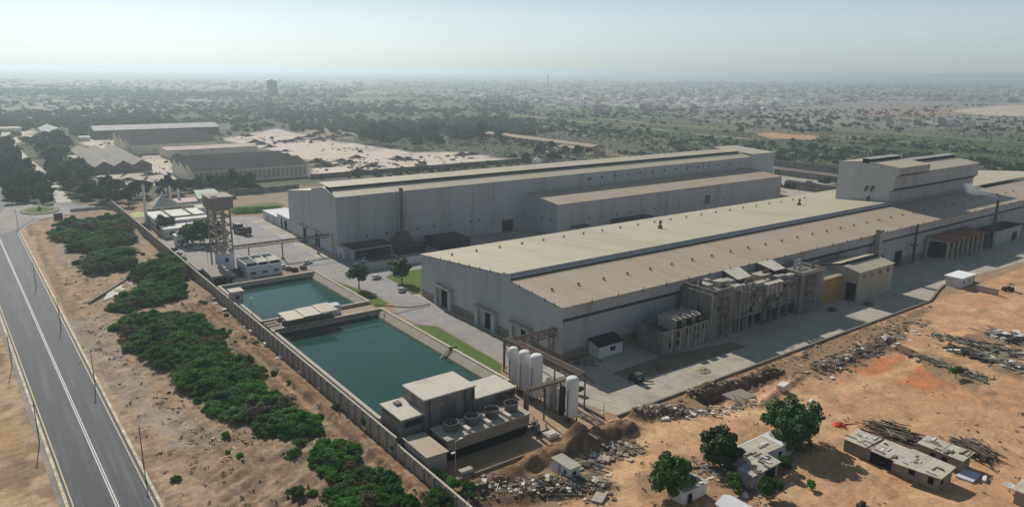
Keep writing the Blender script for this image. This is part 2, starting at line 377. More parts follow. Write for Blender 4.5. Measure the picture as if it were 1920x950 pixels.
# beyond the works: scrub, yards, fields, town
far = sstep(480, 520, Y+0*X)+sstep(470, 520, X)
far = np.clip(far, 0, 1)*(Y > 40)
big = fbm(X*0.0042, Y*0.0042, 12); mid = fbm(X*0.02, Y*0.02, 13)
lay(C(0.085, 0.095, 0.058), far); lay(C(0.06, 0.068, 0.042), far*0.8*sstep(900, 300, X-Y*0.25)*sstep(620, 700, Y))
lay(C(0.19, 0.155, 0.11), far*0.7*sstep(0.53, 0.64, mid*0.6+big*0.4))
lay(C(.065, .08, .042), far*.7*sstep(600, 800, X)*sstep(2200, 1500, DEP)); lay(SCRUB, far*0.8*sstep(0.56, 0.66, fbm(X*0.03, Y*0.03, 15)))
# long strips of scrub and bare earth running beside the railway
stripes = vnoise(X*0.035+vnoise(X*0.003, Y*0.003, 17)*2, Y*0.0012, 16)
rail = ((X > 470) & (X < 1100) & (Y < 1500))*far
lay(C(0.060, 0.095, 0.042), rail*0.85*sstep(0.35, 0.55, stripes)); lay(C(0.27, 0.20, 0.145), rail*0.75*sstep(0.6, 0.85, vnoise(X*0.05+vnoise(X*0.002, Y*0.002, 19)*2, Y*0.0015, 18))*sstep(0.3, 0.5, mid))
for xa, xb, w, c in (((832, 1145), (764, 295), 4, (0.34, 0.29, 0.23)), ((690, 800), (680, 240), 3, (0.36, 0.27, 0.19)), ((880, 1300), (930, 240), 5, (0.28, 0.24, 0.19)), ((1010, 1300), (1060, 240), 6, (0.24, 0.2, 0.16)), ((620, 560), (600, 200), 4, (0.3, 0.24, 0.18))):
    lay(C(*c), far*0.85*sstep(w*1.4, w*0.6, seg_d(X, Y, xa, xb)+(mid-0.5)*w))
lay(C(0.37, 0.35, 0.33), 0.85*pxpoly([(1450, 300), (1560, 318), (1570, 372), (1470, 372)], 6))
# pale dusty yards of the neighbouring works
for P in ([(410, 262), (520, 240), (560, 250), (650, 268), (780, 285), (870, 285), (975, 302), (600, 332), (582, 300), (480, 275)],
          [(150, 262), (215, 258), (235, 290), (330, 290), (330, 345), (170, 358), (185, 330), (265, 325)], [(0, 240), (60, 238), (60, 262), (20, 270)], [(130, 305), (165, 310), (165, 330), (140, 320)]):
    lay(PALE*(0.9+0.2*0.5), 0.92*pxpoly(P, 10, amp=0.8)*(0.72+0.28*sstep(0.3, 0.55, fbm(X*0.03, Y*0.03, 23))))
lay(C(0.33, 0.27, 0.21), 0.7*pxpoly([(560, 240), (620, 232), (700, 245), (660, 262), (580, 262)], 12))
lay(C(0.40, 0.31, 0.22), 0.8*pxpoly([(910, 250), (960, 245), (1120, 285), (1100, 290)], 8))
lay(C(0.09, 0.15, 0.05), 0.8*pxpoly([(435, 388), (510, 378), (530, 385), (520, 398), (440, 397)], 3))
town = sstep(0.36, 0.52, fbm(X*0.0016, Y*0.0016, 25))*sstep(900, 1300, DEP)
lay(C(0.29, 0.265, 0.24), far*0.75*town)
lay(C(0.24, 0.24, 0.22), far*0.8*sstep(2500, 6000, DEP))  # farthest ground lightened with depth: distance haze put into its colour
lay(C(0.46, 0.30, 0.17), 0.85*pxpoly([(1415, 252), (1440, 249), (1540, 254), (1520, 262), (1440, 260)], 8))
lay(C(0.50, 0.45, 0.36), 0.85*pxpoly([(1780, 208), (1870, 198), (1960, 197), (1960, 218), (1850, 217)], 20)); lay(C(0.36, 0.22, 0.16), 0.7*pxpoly([(1620, 207), (1780, 203), (1790, 215), (1640, 220)], 20))
col *= (0.86+0.28*n4)[..., None]*np.where(DEP < 620, 1.12, 1.05)[..., None]*np.where((((Y < 118) & (X > 65)) & (DEP < 600))[..., None], np.array([1.17, 1.02, .86]), np.array([1.06, 1.0, .94]))
me = bpy.data.meshes.new('ground')
co = np.stack([X, Y, Z], -1).reshape(-1, 3).astype(np.float32)
idx = np.arange(nx*ny).reshape(ny, nx)
fq = np.stack([idx[:-1, :-1], idx[:-1, 1:], idx[1:, 1:], idx[1:, :-1]], -1).reshape(-1, 4).astype(np.int32)
me.vertices.add(len(co)); me.vertices.foreach_set('co', co.reshape(-1))
me.loops.add(fq.size); me.loops.foreach_set('vertex_index', fq.reshape(-1))
me.polygons.add(len(fq)); me.polygons.foreach_set('loop_start', np.arange(0, fq.size, 4, dtype=np.int32)); me.polygons.foreach_set('loop_total', np.full(len(fq), 4, np.int32))
me.polygons.foreach_set('use_smooth', np.ones(len(fq), bool))
me.update(calc_edges=True)
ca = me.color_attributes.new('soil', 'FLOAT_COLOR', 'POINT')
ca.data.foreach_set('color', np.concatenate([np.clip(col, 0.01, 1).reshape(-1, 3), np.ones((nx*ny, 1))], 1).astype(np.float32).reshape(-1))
def ground_mat():
    M = bpy.data.materials.new('soil'); M.use_nodes = True; nt = M.node_tree; N = nt.nodes; b = N['Principled BSDF']
    b.inputs['Roughness'].default_value = 0.95; b.inputs['Specular IOR Level'].default_value = 0.1
    at_ = N.new('ShaderNodeAttribute'); at_.attribute_name = 'soil'
    ge = N.new('ShaderNodeNewGeometry')
    na = N.new('ShaderNodeTexNoise'); na.inputs['Scale'].default_value = 1.1; na.inputs['Detail'].default_value = 8; na.inputs['Roughness'].default_value = 0.72
    nb = N.new('ShaderNodeTexNoise'); nb.inputs['Scale'].default_value = 0.16; nb.inputs['Detail'].default_value = 6; nb.inputs['Roughness'].default_value = 0.6
    for n in (na, nb): nt.links.new(ge.outputs['Position'], n.inputs['Vector'])
    ra = N.new('ShaderNodeMapRange'); ra.inputs['From Min'].default_value = 0.3; ra.inputs['From Max'].default_value = 0.7; ra.inputs['To Min'].default_value = 0.72; ra.inputs['To Max'].default_value = 1.25
    rb = N.new('ShaderNodeMapRange'); rb.inputs['From Min'].default_value = 0.3; rb.inputs['From Max'].default_value = 0.7; rb.inputs['To Min'].default_value = 0.85; rb.inputs['To Max'].default_value = 1.15
    nt.links.new(na.outputs['Fac'], ra.inputs[0]); nt.links.new(nb.outputs['Fac'], rb.inputs[0])
    mu = N.new('ShaderNodeMath'); mu.operation = 'MULTIPLY'; nt.links.new(ra.outputs[0], mu.inputs[0]); nt.links.new(rb.outputs[0], mu.inputs[1])
    vm = N.new('ShaderNodeVectorMath'); vm.operation = 'SCALE'; nt.links.new(at_.outputs['Color'], vm.inputs[0]); nt.links.new(mu.outputs[0], vm.inputs['Scale'])
    nt.links.new(vm.outputs[0], b.inputs['Base Color'])
    bp = N.new('ShaderNodeBump'); bp.inputs['Strength'].default_value = 0.6; bp.inputs['Distance'].default_value = 0.35
    nt.links.new(na.outputs['Fac'], bp.inputs['Height']); nt.links.new(bp.outputs[0], b.inputs['Normal'])
    return M
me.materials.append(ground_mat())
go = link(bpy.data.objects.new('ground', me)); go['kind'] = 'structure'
GZ = Z
def gz(x, y):
    i = int(np.clip(np.searchsorted(gx, x), 1, nx-1)); j = int(np.clip(np.searchsorted(gy, y), 1, ny-1))
    return float(max(Z[j, i], Z[j-1, i-1]))
# ================================================================ ROADS, YARDS, WATER
asphalt = mat('asphalt', (0.054, 0.059, 0.068), 0.18, 0.5, 0.65, 0.10, streak=(1.6, 0.06, 1), stain=(0.13, 0.125, 0.12), stain_amt=0.5, stain_scale=0.25, stain_cut=0.5)
dusty = mat('dusty_asphalt', (0.20, 0.185, 0.165), 0.2, 0.25, 0.8, 0.25, stain=(0.36, 0.30, 0.23), stain_amt=0.6, stain_scale=0.12, stain_cut=0.45)
conc = mat('concrete_paving', (0.43, 0.38, 0.305), 0.13, 0.4, 0.85, 0.2, stain=(0.22, 0.18, 0.14), stain_amt=0.45, stain_scale=0.09, stain_cut=0.5, seam=(0, 7.0, 0.07))
yardc = mat('yard_paving', (0.32, 0.295, 0.275), 0.14, 0.3, 0.85, 0.2, stain=(0.19, 0.165, 0.155), stain_amt=0.5, stain_scale=0.07, stain_cut=0.48, seam=(1, 8.0, 0.06))
paint_w = mat('road_paint_white', (0.62, 0.60, 0.55), 0.25, 2.0, 0.7)
paint_y = mat('road_paint_yellow', (0.60, 0.47, 0.24), 0.25, 2.0, 0.7)
kerbm = mat('kerb_stone', (0.62, 0.54, 0.38), 0.2, 1.5, 0.8, seam=(1, 1.1, 0.5))
pale_road = mat('pale_track', (0.52, 0.47, 0.40), 0.12, 0.2, 0.9)
grass = mat('lawn_grass', (0.10, 0.15, 0.035), 0.35, 1.2, 0.95, 0.1, stain=(0.19, 0.17, 0.08), stain_amt=0.6, stain_scale=0.25, stain_cut=0.52, bump=0.6)
xl = lambda y: 6.9-0.031*(y-148); xr = lambda y: 20.6-0.0127*(y-138)
sheet('road', [(xl(50), 50), (xr(50), 50), (xr(430), 430), (21, 446), (27, 458), (38, 466), (50, 473), (66, 480), (66, 494), (50, 500), (48, 512), (38, 515), (20, 520), (17.5, 560), (17, 640), (18, 1500), (0, 1500), (-3, 640), (-3, 430)], 0.004, asphalt)
sheet('road_shoulder_left', [(xl(50)-1.6, 50), (xl(50)-0.55, 50), (xl(430)-0.55, 430), (xl(430)-1.6, 430)], 0.005, dusty)
sheet('junction_apron', pp((0, 400), (20, 380), (100, 383), (140, 390), (200, 388), (120, 404), (60, 410), (30, 430), (0, 440)), 0.008, dusty)
mk = MB()
for y in range(50, 428, 6):
    for s in (-0.28, 0.12):
        a = (xl(y)+xr(y))/2+s+0.4; b = (xl(y+6)+xr(y+6))/2+s+0.4
        mk.add([(a, y, .012), (a+.22, y, .012), (b+.22, y+6, .012), (b, y+6, .012)], [(0, 1, 2, 3)])
for f, s in ((xl, 0.5), (xr, -0.75)):
    for y in range(50, 428, 6):
        mk.add([(f(y)+s, y, .012), (f(y)+s+.22, y, .012), (f(y+6)+s+.22, y+6, .012), (f(y+6)+s, y+6, .012)], [(0, 1, 2, 3)], 1)
o = mk.build('road_marking', [paint_w, paint_y]); o['kind'] = 'structure'
kb = MB()
for y in range(50, 430, 10):
    kb.prism([(xr(y), y), (xr(y)+.6, y), (xr(y+10)+.6, y+10), (xr(y+10), y+10)], -0.3, 0.22)
    kb.prism([(xl(y)-.6, y), (xl(y), y), (xl(y+10), y+10), (xl(y+10)-.6, y+10)], -0.3, 0.22)
pts = [(xr(430)+.3, 430), (21.3, 446), (27.3, 457.6), (38, 465.6), (50, 472.6), (66, 479.6)]
for a, b in zip(pts[:-1], pts[1:]):
    kb.tube((a[0], a[1], 0), (b[0], b[1], 0), 0.35, n=4)
o = kb.build('kerb', kerbm); o['kind'] = 'structure'
sheet('avenue', [(41, 513), (49, 513), (49.5, 620), (49, 700), (46, 780), (45, 900), (44, 1160), (37, 1160), (37.5, 900), (39, 780), (43, 700), (43.5, 620)], 0.02, pale_road)
# roundabout
rc = (30.5, 490.0); ring = [(rc[0]+9.6*math.cos(t*math.pi/18), rc[1]+13.5*math.sin(t*math.pi/18)) for t in range(36)]
mb = MB(); mb.prism(ring, -0.1, 0.45); o = mb.build('roundabout_kerb', mat('dark_kerb', (0.16, 0.14, 0.12), 0.3, 0.8)); o['kind'] = 'structure'
sheet('roundabout_lawn', [(rc[0]+(x-rc[0])*.72, rc[1]+(y-rc[1])*.72) for x, y in ring], 0.456, grass)
# works yards
sheet('works_yard', [(66.5, 330), (66.5, 300), (82, 300), (100, 285), (108, 283), (109.5, 252), (113.4, 240), (113.6, 222), (110.2, 212), (110.5, 200), (115, 193.5), (113.8, 157), (113.8, 146), (126.2, 146), (126.2, 232), (132.5, 250), (144, 258), (260, 258), (260, 297), (126, 297), (126.2, 405), (118, 412), (96, 412), (90, 385), (80, 372), (68, 372)], 0.006, yardc)
sheet('concrete_yard', [(114, 146), (114.2, 128), (117.4, 114.6), (275.6, 114.9), (292, 119.5), (301, 121.8), (318, 121.5), (372, 117.5), (470, 117), (560, 120), (560, 146.7), (114.6, 146.7)], 0.010, conc)
sheet('gable_footpath', [(125.0, 238), (124.9, 150), (127.0, 150), (127.0, 238)], 0.05, mat('footpath', (0.40, 0.35, 0.28), 0.2, 0.5))
sheet('concrete_apron', [(117.5, 300), (126.2, 298), (126.2, 396), (119, 398)], 0.018, mat('pale_apron', (.43, .38, .31), .2, .4, .9, seam=(1, 6.0, .3)))
sheet('drain_cover_strip', [(98, 289.2), (126, 285.4), (126, 286.1), (98, 289.9)], 0.03, mat('drain_cover', (.12, .11, .10), .2, 1))
sheet('planting_bed', pp((1148, 699), (1182, 714), (1240, 700), (1400, 650), (1372, 640), (1230, 670)), 0.016, mat('dark_soil', (0.22, 0.165, 0.12), 0.3, 0.8))
sheet('lawn_strip', [(104.6, 270), (108.6, 279), (109.8, 258), (112.9, 240), (113.1, 224), (106.5, 221.5), (104.6, 222)], 0.012, grass)
sheet('lawn_strip', [(104.6, 205), (110.6, 198), (114.5, 193.8), (113.5, 160), (113.2, 156), (104.8, 146)], 0.012, grass)
sheet('lawn_strip', [(127.6, 255), (131.8, 258), (170, 259), (170, 226), (127.6, 226)], 0.014, grass)
sheet('gravel_apron', pp((192, 566), (205, 545), (262, 507), (276, 508), (262, 524), (228, 552)), 0.35, mat('white_gravel', (0.56, 0.52, 0.45), 0.3, 1.2))
sheet('soil_pad', [(90.5, 114), (113.2, 114.6), (113.2, 143), (98, 143), (98, 128), (95, 127)], 0.010, mat('pad_soil', (0.38, 0.26, 0.17), 0.2, 0.6))
water = bpy.data.materials.new('pond_water'); water.use_nodes = True
b = water.node_tree.nodes['Principled BSDF']; b.inputs['Base Color'].default_value = (0.014, 0.062, 0.050, 1); b.inputs['Roughness'].default_value = 0.09; b.inputs['IOR'].default_value = 1.33; b.inputs['Specular IOR Level'].default_value = 0.35
_n = water.node_tree.nodes.new('ShaderNodeTexNoise'); _n.inputs['Scale'].default_value = 1.2; _n.inputs['Detail'].default_value = 4
_m = water.node_tree.nodes.new('ShaderNodeTexNoise'); _m.inputs['Scale'].default_value = 0.06; _m.inputs['Detail'].default_value = 5
_x = water.node_tree.nodes.new('ShaderNodeMix'); _x.data_type = 'RGBA'; _x.inputs['A'].default_value = (.010, .050, .044, 1); _x.inputs['B'].default_value = (.024, .082, .058, 1)
water.node_tree.links.new(_m.outputs['Fac'], _x.inputs['Factor']); water.node_tree.links.new(_x.outputs['Result'], b.inputs['Base Color'])
_t = water.node_tree.nodes.new('ShaderNodeTexCoord'); _b = water.node_tree.nodes.new('ShaderNodeBump'); _b.inputs['Strength'].default_value = 0.12; _b.inputs['Distance'].default_value = 0.15
water.node_tree.links.new(_t.outputs['Object'], _n.inputs['Vector']); water.node_tree.links.new(_t.outputs['Object'], _m.inputs['Vector']); water.node_tree.links.new(_n.outputs['Fac'], _b.inputs['Height']); water.node_tree.links.new(_b.outputs[0], b.inputs['Normal'])
sheet('pond_water', rect(67, 139, 102.5, 211), 1.4, water)
sheet('pond_water', rect(67, 220, 102.5, 268), 1.4, water)
# ================================================================ MATERIALS FOR THE WORKS
roof_cream = mat('cream_roof_sheeting', (0.45, 0.395, 0.285), 0.10, 0.5, 0.6, 0.3, streak=(1, .12, 1), stain=(0.36, 0.29, 0.20), stain_amt=0.6, stain_scale=0.07, stain_cut=0.5, seam=(0, 3.3, 0.04))
roof_tan = mat('tan_roof_sheeting', (0.41, 0.33, 0.24), 0.10, 0.5, 0.6, 0.3, streak=(1, .12, 1), stain=(0.36, 0.26, 0.18), stain_amt=0.6, stain_scale=0.07, stain_cut=0.47, seam=(0, 3.3, 0.04))
clad = mat('grey_wall_cladding', (0.395, 0.405, 0.415), 0.07, 0.25, 0.6, 0.3, streak=(1, 1, .08), stain=(0.25, 0.22, 0.185), stain_amt=0.6, stain_scale=0.16, stain_cut=0.5, seam=(0, 3.0, 0.022))
clad_end = mat('pale_gable_cladding', (0.44, 0.45, 0.455), 0.06, 0.25, 0.6, 0.3, streak=(1, 1, .08), stain=(0.30, 0.27, 0.23), stain_amt=0.5, stain_scale=0.16, stain_cut=0.52, seam=(1, 3.0, 0.02))
dado = mat('brick_dado', (0.27, 0.21, 0.17), 0.25, 1.0, 0.9, stain=(0.18, 0.14, 0.12), stain_amt=0.5)
galv = mat('galvanised_cap', (0.34, 0.33, 0.31), 0.12, 0.4, 0.5, 0.4, seam=(0, 4.0, 0.1))
dark = mat('dark_opening', (0.018, 0.018, 0.02), 0.2, 1, 0.8, 0.1)
steel = mat('dark_steel', (0.07, 0.06, 0.055), 0.25, 1, 0.6, 0.4)
rust = mat('rusty_steel', (0.19, 0.135, 0.11), 0.3, 0.8, 0.85, 0.2, stain=(0.30, 0.24, 0.20), stain_amt=0.5, stain_scale=0.5)
rustroof = mat('rust_red_roof', (0.33, 0.14, 0.07), 0.25, 0.4, 0.85, 0.2, stain=(0.10, 0.055, 0.04), stain_amt=0.85, stain_scale=0.11, stain_cut=0.47)
rough_c = mat('weathered_concrete', (0.225, 0.21, 0.19), 0.28, 0.5, 0.92, 0.15, streak=(1, 1, .3), stain=(0.10, 0.088, 0.078), stain_amt=0.75, stain_scale=0.3, stain_cut=0.48)
pale_c = mat('pale_concrete', (0.41, 0.365, 0.30), 0.14, 0.5, 0.9, 0.15, stain=(0.28, 0.23, 0.18), stain_amt=0.5, stain_scale=0.22, stain_cut=0.55)
slab_c = mat('sunbleached_roof_slab', (0.58, 0.53, 0.44), 0.1, 0.6, 0.9, 0.15, stain=(0.26, 0.19, 0.13), stain_amt=0.75, stain_scale=0.14, stain_cut=0.56)
white = mat('white_wash', (0.66, 0.66, 0.66), 0.08, 0.6, 0.8, 0.2, stain=(0.45, 0.42, 0.38), stain_amt=0.5, stain_scale=0.3, stain_cut=0.56)
bluewhite = mat('bluish_white_wash', (0.52, 0.57, 0.63), 0.08, 0.6, 0.8, 0.2, stain=(0.40, 0.40, 0.40), stain_amt=0.4, stain_scale=0.3)
tankw = mat('tank_white', (0.74, 0.72, 0.69), 0.05, 0.4, 0.35, 0.45, streak=(1, 1, .15), stain=(0.50, 0.44, 0.37), stain_amt=0.35, stain_scale=0.5, stain_cut=0.55)
ochre = mat('ochre_cladding', (0.42, 0.235, 0.07), 0.15, 0.4, 0.8, seam=(0, 1.5, 0.1), stain=(0.25, 0.15, 0.08), stain_amt=0.5)
glass = mat('window_glass', (0.03, 0.035, 0.04), 0.2, 1, 0.15, 0.5)
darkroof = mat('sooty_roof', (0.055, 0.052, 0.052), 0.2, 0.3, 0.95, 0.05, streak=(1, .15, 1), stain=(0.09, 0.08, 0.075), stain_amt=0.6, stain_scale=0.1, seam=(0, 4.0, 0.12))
brickp = mat('painted_steel_grey', (0.36, 0.33, 0.30), 0.15, 0.7, 0.7)

def vent_row(root, xs, y, zf, h=0.75):
    # small whirling roof ventilators: neck, cap
    for x in xs:
        m_ = MB(); m_.lathe(x, y, [(0.28, zf(y)-.1), (0.28, zf(y)+h*.7), (0.5, zf(y)+h*.72), (0.42, zf(y)+h), (0.1, zf(y)+h*1.12)], 8)
        m_.build('roof_ventilator', rust, root)
# ---------------------------------------------------------------- main hall
X0, Y0, YR, YB, XE = 127.2, 146.9, 172.0, 225.0, 560.0
ZE, ZR, ZBK = 16.6, 18.7, 15.7
hall = thing('factory_hall', 'huge cream roofed factory hall with grey walls filling the middle right of the view', 'factory', (X0, Y0, 0))
w = MB()
w.prism([(X0, Y0+1.3), (XE, Y0+1.3), (XE, YB), (X0, YB)], 2.7, 13.0)
w.build('front_wall', clad, hall)
g = MB()
g.extr([(Y0, 2.7), (Y0, ZE-.1), (YR, ZR-.1), (YR+.6, ZR+1.3), (YB-.02, ZBK-.1), (YB-.02, 2.7)], 'x', X0-.12, X0+.25); g.build('gable_wall', clad_end, hall)
g = MB(); g.prism([(X0-.05, Y0+1.22), (XE, Y0+1.22), (XE, YB), (X0-.05, YB)], -.1, 2.69); g.build('brick_dado', dado, hall)
g = MB(); g.extr([(Y0, 13.1), (Y0, ZE-.06), (Y0+.25, ZE-.06), (Y0+.25, 13.1)], 'x', X0+.26, XE); g.build('fascia', clad, hall)
g = MB(); g.extr([(Y0+.02, 13.05), (Y0+1.28, 11.6), (Y0+1.28, 12.95)], 'x', X0+.26, XE); g.build('soffit', steel, hall)
rf = MB(); rf.slab([(X0-.4, Y0-.35, ZE), (XE, Y0-.35, ZE), (XE, YR-1, ZR-.06), (X0-.4, YR-1, ZR-.06)], .18); front_roof = rf.build('front_roof', roof_tan, hall)
rf = MB(); rf.slab([(X0-.4, YR+.6, ZR+1.5), (XE, YR+.6, ZR+1.5), (XE, YB+.4, ZBK), (X0-.4, YB+.4, ZBK)], .18); rf.build('rear_roof', roof_cream, hall)
mo = MB(); mo.extr([(YR-.2, ZR-.5), (YR-.2, ZR+.9), (YR+1.5, ZR+.9), (YR+1.5, ZR-.5)], 'x', X0-.05, 356); vent = mo.build('ridge_vent', dark, hall)
cp = MB(); cp.extr([(YR-1.3, ZR+.5), (YR-1.2, ZR+.5), (YR+.55, ZR+1.62), (YR+.55, ZR+1.72), (YR+.3, ZR+1.72)], 'x', X0-.35, 356); cp.build('vent_cap', galv, vent, hall)
cp = MB(); cp.box(X0-.5, YR-1.4, ZR-.6, X0-.42, YR+2.4, ZR+1.9); cp.build('vent_end_panel', clad_end, vent, hall)
fz = lambda y: ZE+(ZR-ZE)*(y-Y0)/(YR-Y0); bz = lambda y: ZR+1.5+(ZBK-ZR-1.5)*(y-YR-.6)/(YB+.4-YR-.6)
vent_row(hall, [133.0+10.35*k for k in range(34) if 133+10.35*k < 470], 158.6, fz)
vent_row(hall, [133.0+10.3*k for k in range(24) if 133+10.3*k < 354], 213.6, bz)
for k in range(34):
    m_ = MB(); x = 137.8+10.35*k; m_.tube((x, Y0-.45, ZE-.7), (x, Y0-.45, ZE+.75), .13, n=5); m_.build('eave_post', steel, hall)
for k, y in enumerate([150, 154, 160, 166, 181, 187, 193, 199, 205, 211, 218]):
    m_ = MB(); z = fz(y) if y < YR else bz(y); m_.tube((X0-.5, y, z-.7), (X0-.5, y, z+.6), .12, n=5); m_.build('eave_post', steel, hall)
for x, y, h in ((224.9, 200.4, 2.6), (322.7, 199.8, 2.4)):
    m_ = MB(); z = bz(y); m_.box(x-.7, y-.6, z-.1, x+.7, y+.6, z+h*.5); m_.lathe(x, y, [(.45, z+h*.5), (.45, z+h), (.8, z+h), (.6, z+h*1.25), (.1, z+h*1.35)], 8); m_.build('roof_stack', rust, hall)
# gable doorways: concrete frame, hood, sliding leaf, dark opening
for k, (a, b_, o1, o2, zt, zo) in enumerate(((203.4, 214.2, 206.4, 211.0, 7.4, 7.0), (177.6, 188.6, 181.1, 184.1, 6.6, 6.0), (159.6, 169.8, 162.0, 165.2, 6.4, 5.6))):
    d = MB(); d.box(X0-1.5, a, 0, X0-.15, a+1.9, zt-.4); d.box(X0-1.5, b_-1.6, 0, X0-.15, b_, zt-.4); fr = d.build('door_frame', clad_end, hall)
    d = MB(); d.box(X0-2.0, a+.4, zt-.4, X0-.12, b_+.3, zt+.25); d.build('hood', pale_c, fr, hall)
    d = MB(); d.box(X0-.5, o2, 0.02, X0-.2, b_-1.6, zo); d.build('sliding_leaf', clad_end, fr, hall)
    d = MB(); d.box(X0-.3, a+1.9, 0.02, X0-.16, o2, zo); d.build('doorway', dark, fr, hall)
for x0_, x1_ in ((300, 306), (316, 322), (408, 416)):
    d = MB(); d.box(x0_, Y0+1.1, 0.02, x1_, Y0+1.25, 6); d.build('doorway', dark, hall)
# raised furnace bay standing out of the hall roof
TX0, TX1, TXM, TY0, TY1 = 355.9, 448.0, 386.0, 173.4, 200.5
bay = thing('furnace_bay', 'tall grey block with stepped side rising out of the far end of the hall roof', 'tower block', (TX0, TY0, 17))
g = MB(); g.box(TX0+.2, TY0, 14, TX1, TY1, 26); g.build('lower_wall', clad, bay)
g = MB(); g.box(TX0+.2, TY0-1.8, 26.6, TX1-.01, TY1, 33.2); g.box(TX0+.21, TY0-3.6, 33.5, TXM, TY1, 37.0); g.build('upper_wall', clad, bay)
g = MB(); g.extr([(TY0-1.8, 26.5), (TY0, 25.0), (TY0, 26.5)], 'x', TX0+.2, TX1); g.extr([(TY0-3.6, 33.4), (TY0-1.8, 32.3), (TY0-1.8, 33.4)], 'x', TX0+.2, TXM); g.build('soffit', steel, bay)
g = MB(); g.extr([(TY0, 14), (TY0, 25), (TY0-1.9, 26.5), (TY0-1.9, 32.3), (TY0-3.7, 33.4), (TY0-3.7, 37.0), (186, 38.4), (TY1, 37.2), (TY1, 14)], 'x', TX0-.1, TX0+.19); g.build('end_wall', clad_end, bay)
for x0_, x1_, ye, ze, zr in ((TX0-.4, TXM+.4, TY0-4.0, 37.0, 38.4), (TXM+.4, TX1+.4, TY0-2.2, 33.3, 35.4)):
    g = MB(); g.slab([(x0_, ye, ze), (x1_, ye, ze), (x1_, 185, zr), (x0_, 185, zr)], .16); g.slab([(x0_, 188.5, zr), (x1_, 188.5, zr), (x1_, TY1+.4, ze), (x0_, TY1+.4, ze)], .16); r_ = g.build('roof', roof_cream, bay)
    g = MB(); g.box(x0_+.2, 185, zr-.8, x1_-.2, 188.5, zr+1.2); g.build('ridge_vent', dark, r_, bay)
    g = MB(); g.slab([(x0_, 184.4, zr+1.3), (x1_, 184.4, zr+1.3), (x1_, 189.2, zr+1.5), (x0_, 189.2, zr+1.5)], .15); g.build('vent_cap', galv, r_, bay)
g = MB(); g.box(TXM-.2, TY0-1.6, 33.2, TXM+.2, TY1, 36.9); g.build('step_wall', clad_end, bay)
for y, z in ((184.5, 25.2), (181.5, 25.6), (183, 20.2)):
    g = MB(); g.tube((TX0+.1, y, z+1.0), (TX0-1.5, y-.1, z+.6), .55, n=8); g.tube((TX0-1.4, y-.1, z+.7), (TX0-2.1, y-.1, z-1.2), .55, .6, n=8); g.build('duct_elbow', steel, bay)
g = MB(); g.box(TX0-2.4, 182, 17.4, TX0-.3, 187, 18.4); g.build('duct_hatch', rust, bay)

# ---------------------------------------------------------------- second hall behind
X2, Y2 = 126.5, 297.6
h2 = thing('long_hall', 'long tall grey hall with a narrow cream roof behind the main hall', 'factory', (X2, Y2, 0))
XF = 419.6
g = MB(); g.box(X2+.3, Y2, 0, XF, Y2+.6, 25.8); g.box(X2+.3, 355.4, 0, XF, 356, 21); g.build('front_wall', clad, h2)
g = MB(); g.extr([(Y2, 0), (Y2, 25.9), (308.6, 28.4), (312.5, 28.5), (325, 26.4), (325, 25.3), (356, 21.3), (356, 0)], 'x', X2-.1, X2+.29); g.build('gable_wall', clad_end, h2)
g = MB(); g.slab([(X2-.4, Y2-.4, 26), (XF, Y2-.4, 26), (XF, 307.5, 28), (X2+2, 307.5, 28)], .16); g.build('front_roof', roof_cream, h2)
g = MB(); g.slab([(X2-.4, 318, 26.4), (XF, 318, 26.4), (XF, 356.3, 21.4), (X2-.4, 356.3, 21.4)], .16); g.build('rear_roof', roof_cream, h2)
g = MB(); g.box(X2+4, 307.6, 26.5, XF-2, 317.9, 29.1); v_ = g.build('ridge_vent', dark, h2)
g = MB(); g.slab([(X2+1, 306.6, 29.2), (XF-2, 306.6, 29.2), (XF-2, 318.6, 29.8), (X2+1, 318.6, 29.8)], .3); g.build('vent_cap', roof_cream, v_, h2)
g = MB(); g.box(XF, Y2-.3, 0, 444, 330, 27.6); eb = g.build('end_block', clad_end, h2)
g = MB(); g.slab([(XF-.3, Y2-.6, 27.8), (444.3, Y2-.6, 27.8), (444.3, 330.3, 29.6), (XF-.3, 330.3, 29.6)], .2); g.build('end_block_roof', roof_cream, eb, h2)
AX, AY = 231.3, 272.9
g = MB(); g.box(AX+.3, AY, 0, 417.6, AY+.5, 16.0); g.build('annex_front_wall', clad, h2)
g = MB(); g.extr([(AY, 0), (AY, 16.1), (Y2-.01, 18.7), (Y2-.01, 0)], 'x', AX, AX+.29); g.build('annex_end_wall', clad_end, h2); g = MB(); g.extr([(AY, 0), (AY, 16.1), (Y2-.01, 18.7), (Y2-.01, 0)], 'x', 417.6, 417.9); g.build('annex_end_wall', clad_end, h2)
g = MB(); g.slab([(AX-.3, AY-.4, 16.2), (418.2, AY-.4, 16.2), (418.2, Y2-.02, 18.9), (AX-.3, Y2-.02, 18.9)], .16); g.build('annex_roof', roof_tan, h2)
for k in range(14):
    x = 283+10.2*k
    if x < 415: g = MB(); g.box(x, Y2-.08, 22.2, x+1.5, Y2+.1, 23.6); g.build('window', glass, h2)
g = MB(); g.box(273, Y2-.08, 22.0, 276, Y2+.1, 23.3); g.build('window', glass, h2)
for k in range(13):
    x = 252+9.8*k; g = MB(); g.box(x, AY-.06, 6.5, x+.9, AY+.1, 7.7); g.build('window', glass, h2)
g = MB(); g.box(343, AY-.07, 5.5, 348, AY+.1, 10.5); g.build('window', glass, h2)
for y in (284.5, 278): g = MB(); g.box(AX-.06, y, 6.8, AX+.1, y+1, 8.2); g.build('window', glass, h2)
for x in (140, 150, 166, 175, 184, 196, 201, 228): g = MB(); g.box(x, Y2-.06, 6.8, x+.9, Y2+.1, 8.1); g.build('wall_vent', steel, h2)
g = MB(); g.box(208, Y2-1.2, 6.3, 223.2, Y2-.01, 6.8); hd = g.build('door_hood', clad, h2)
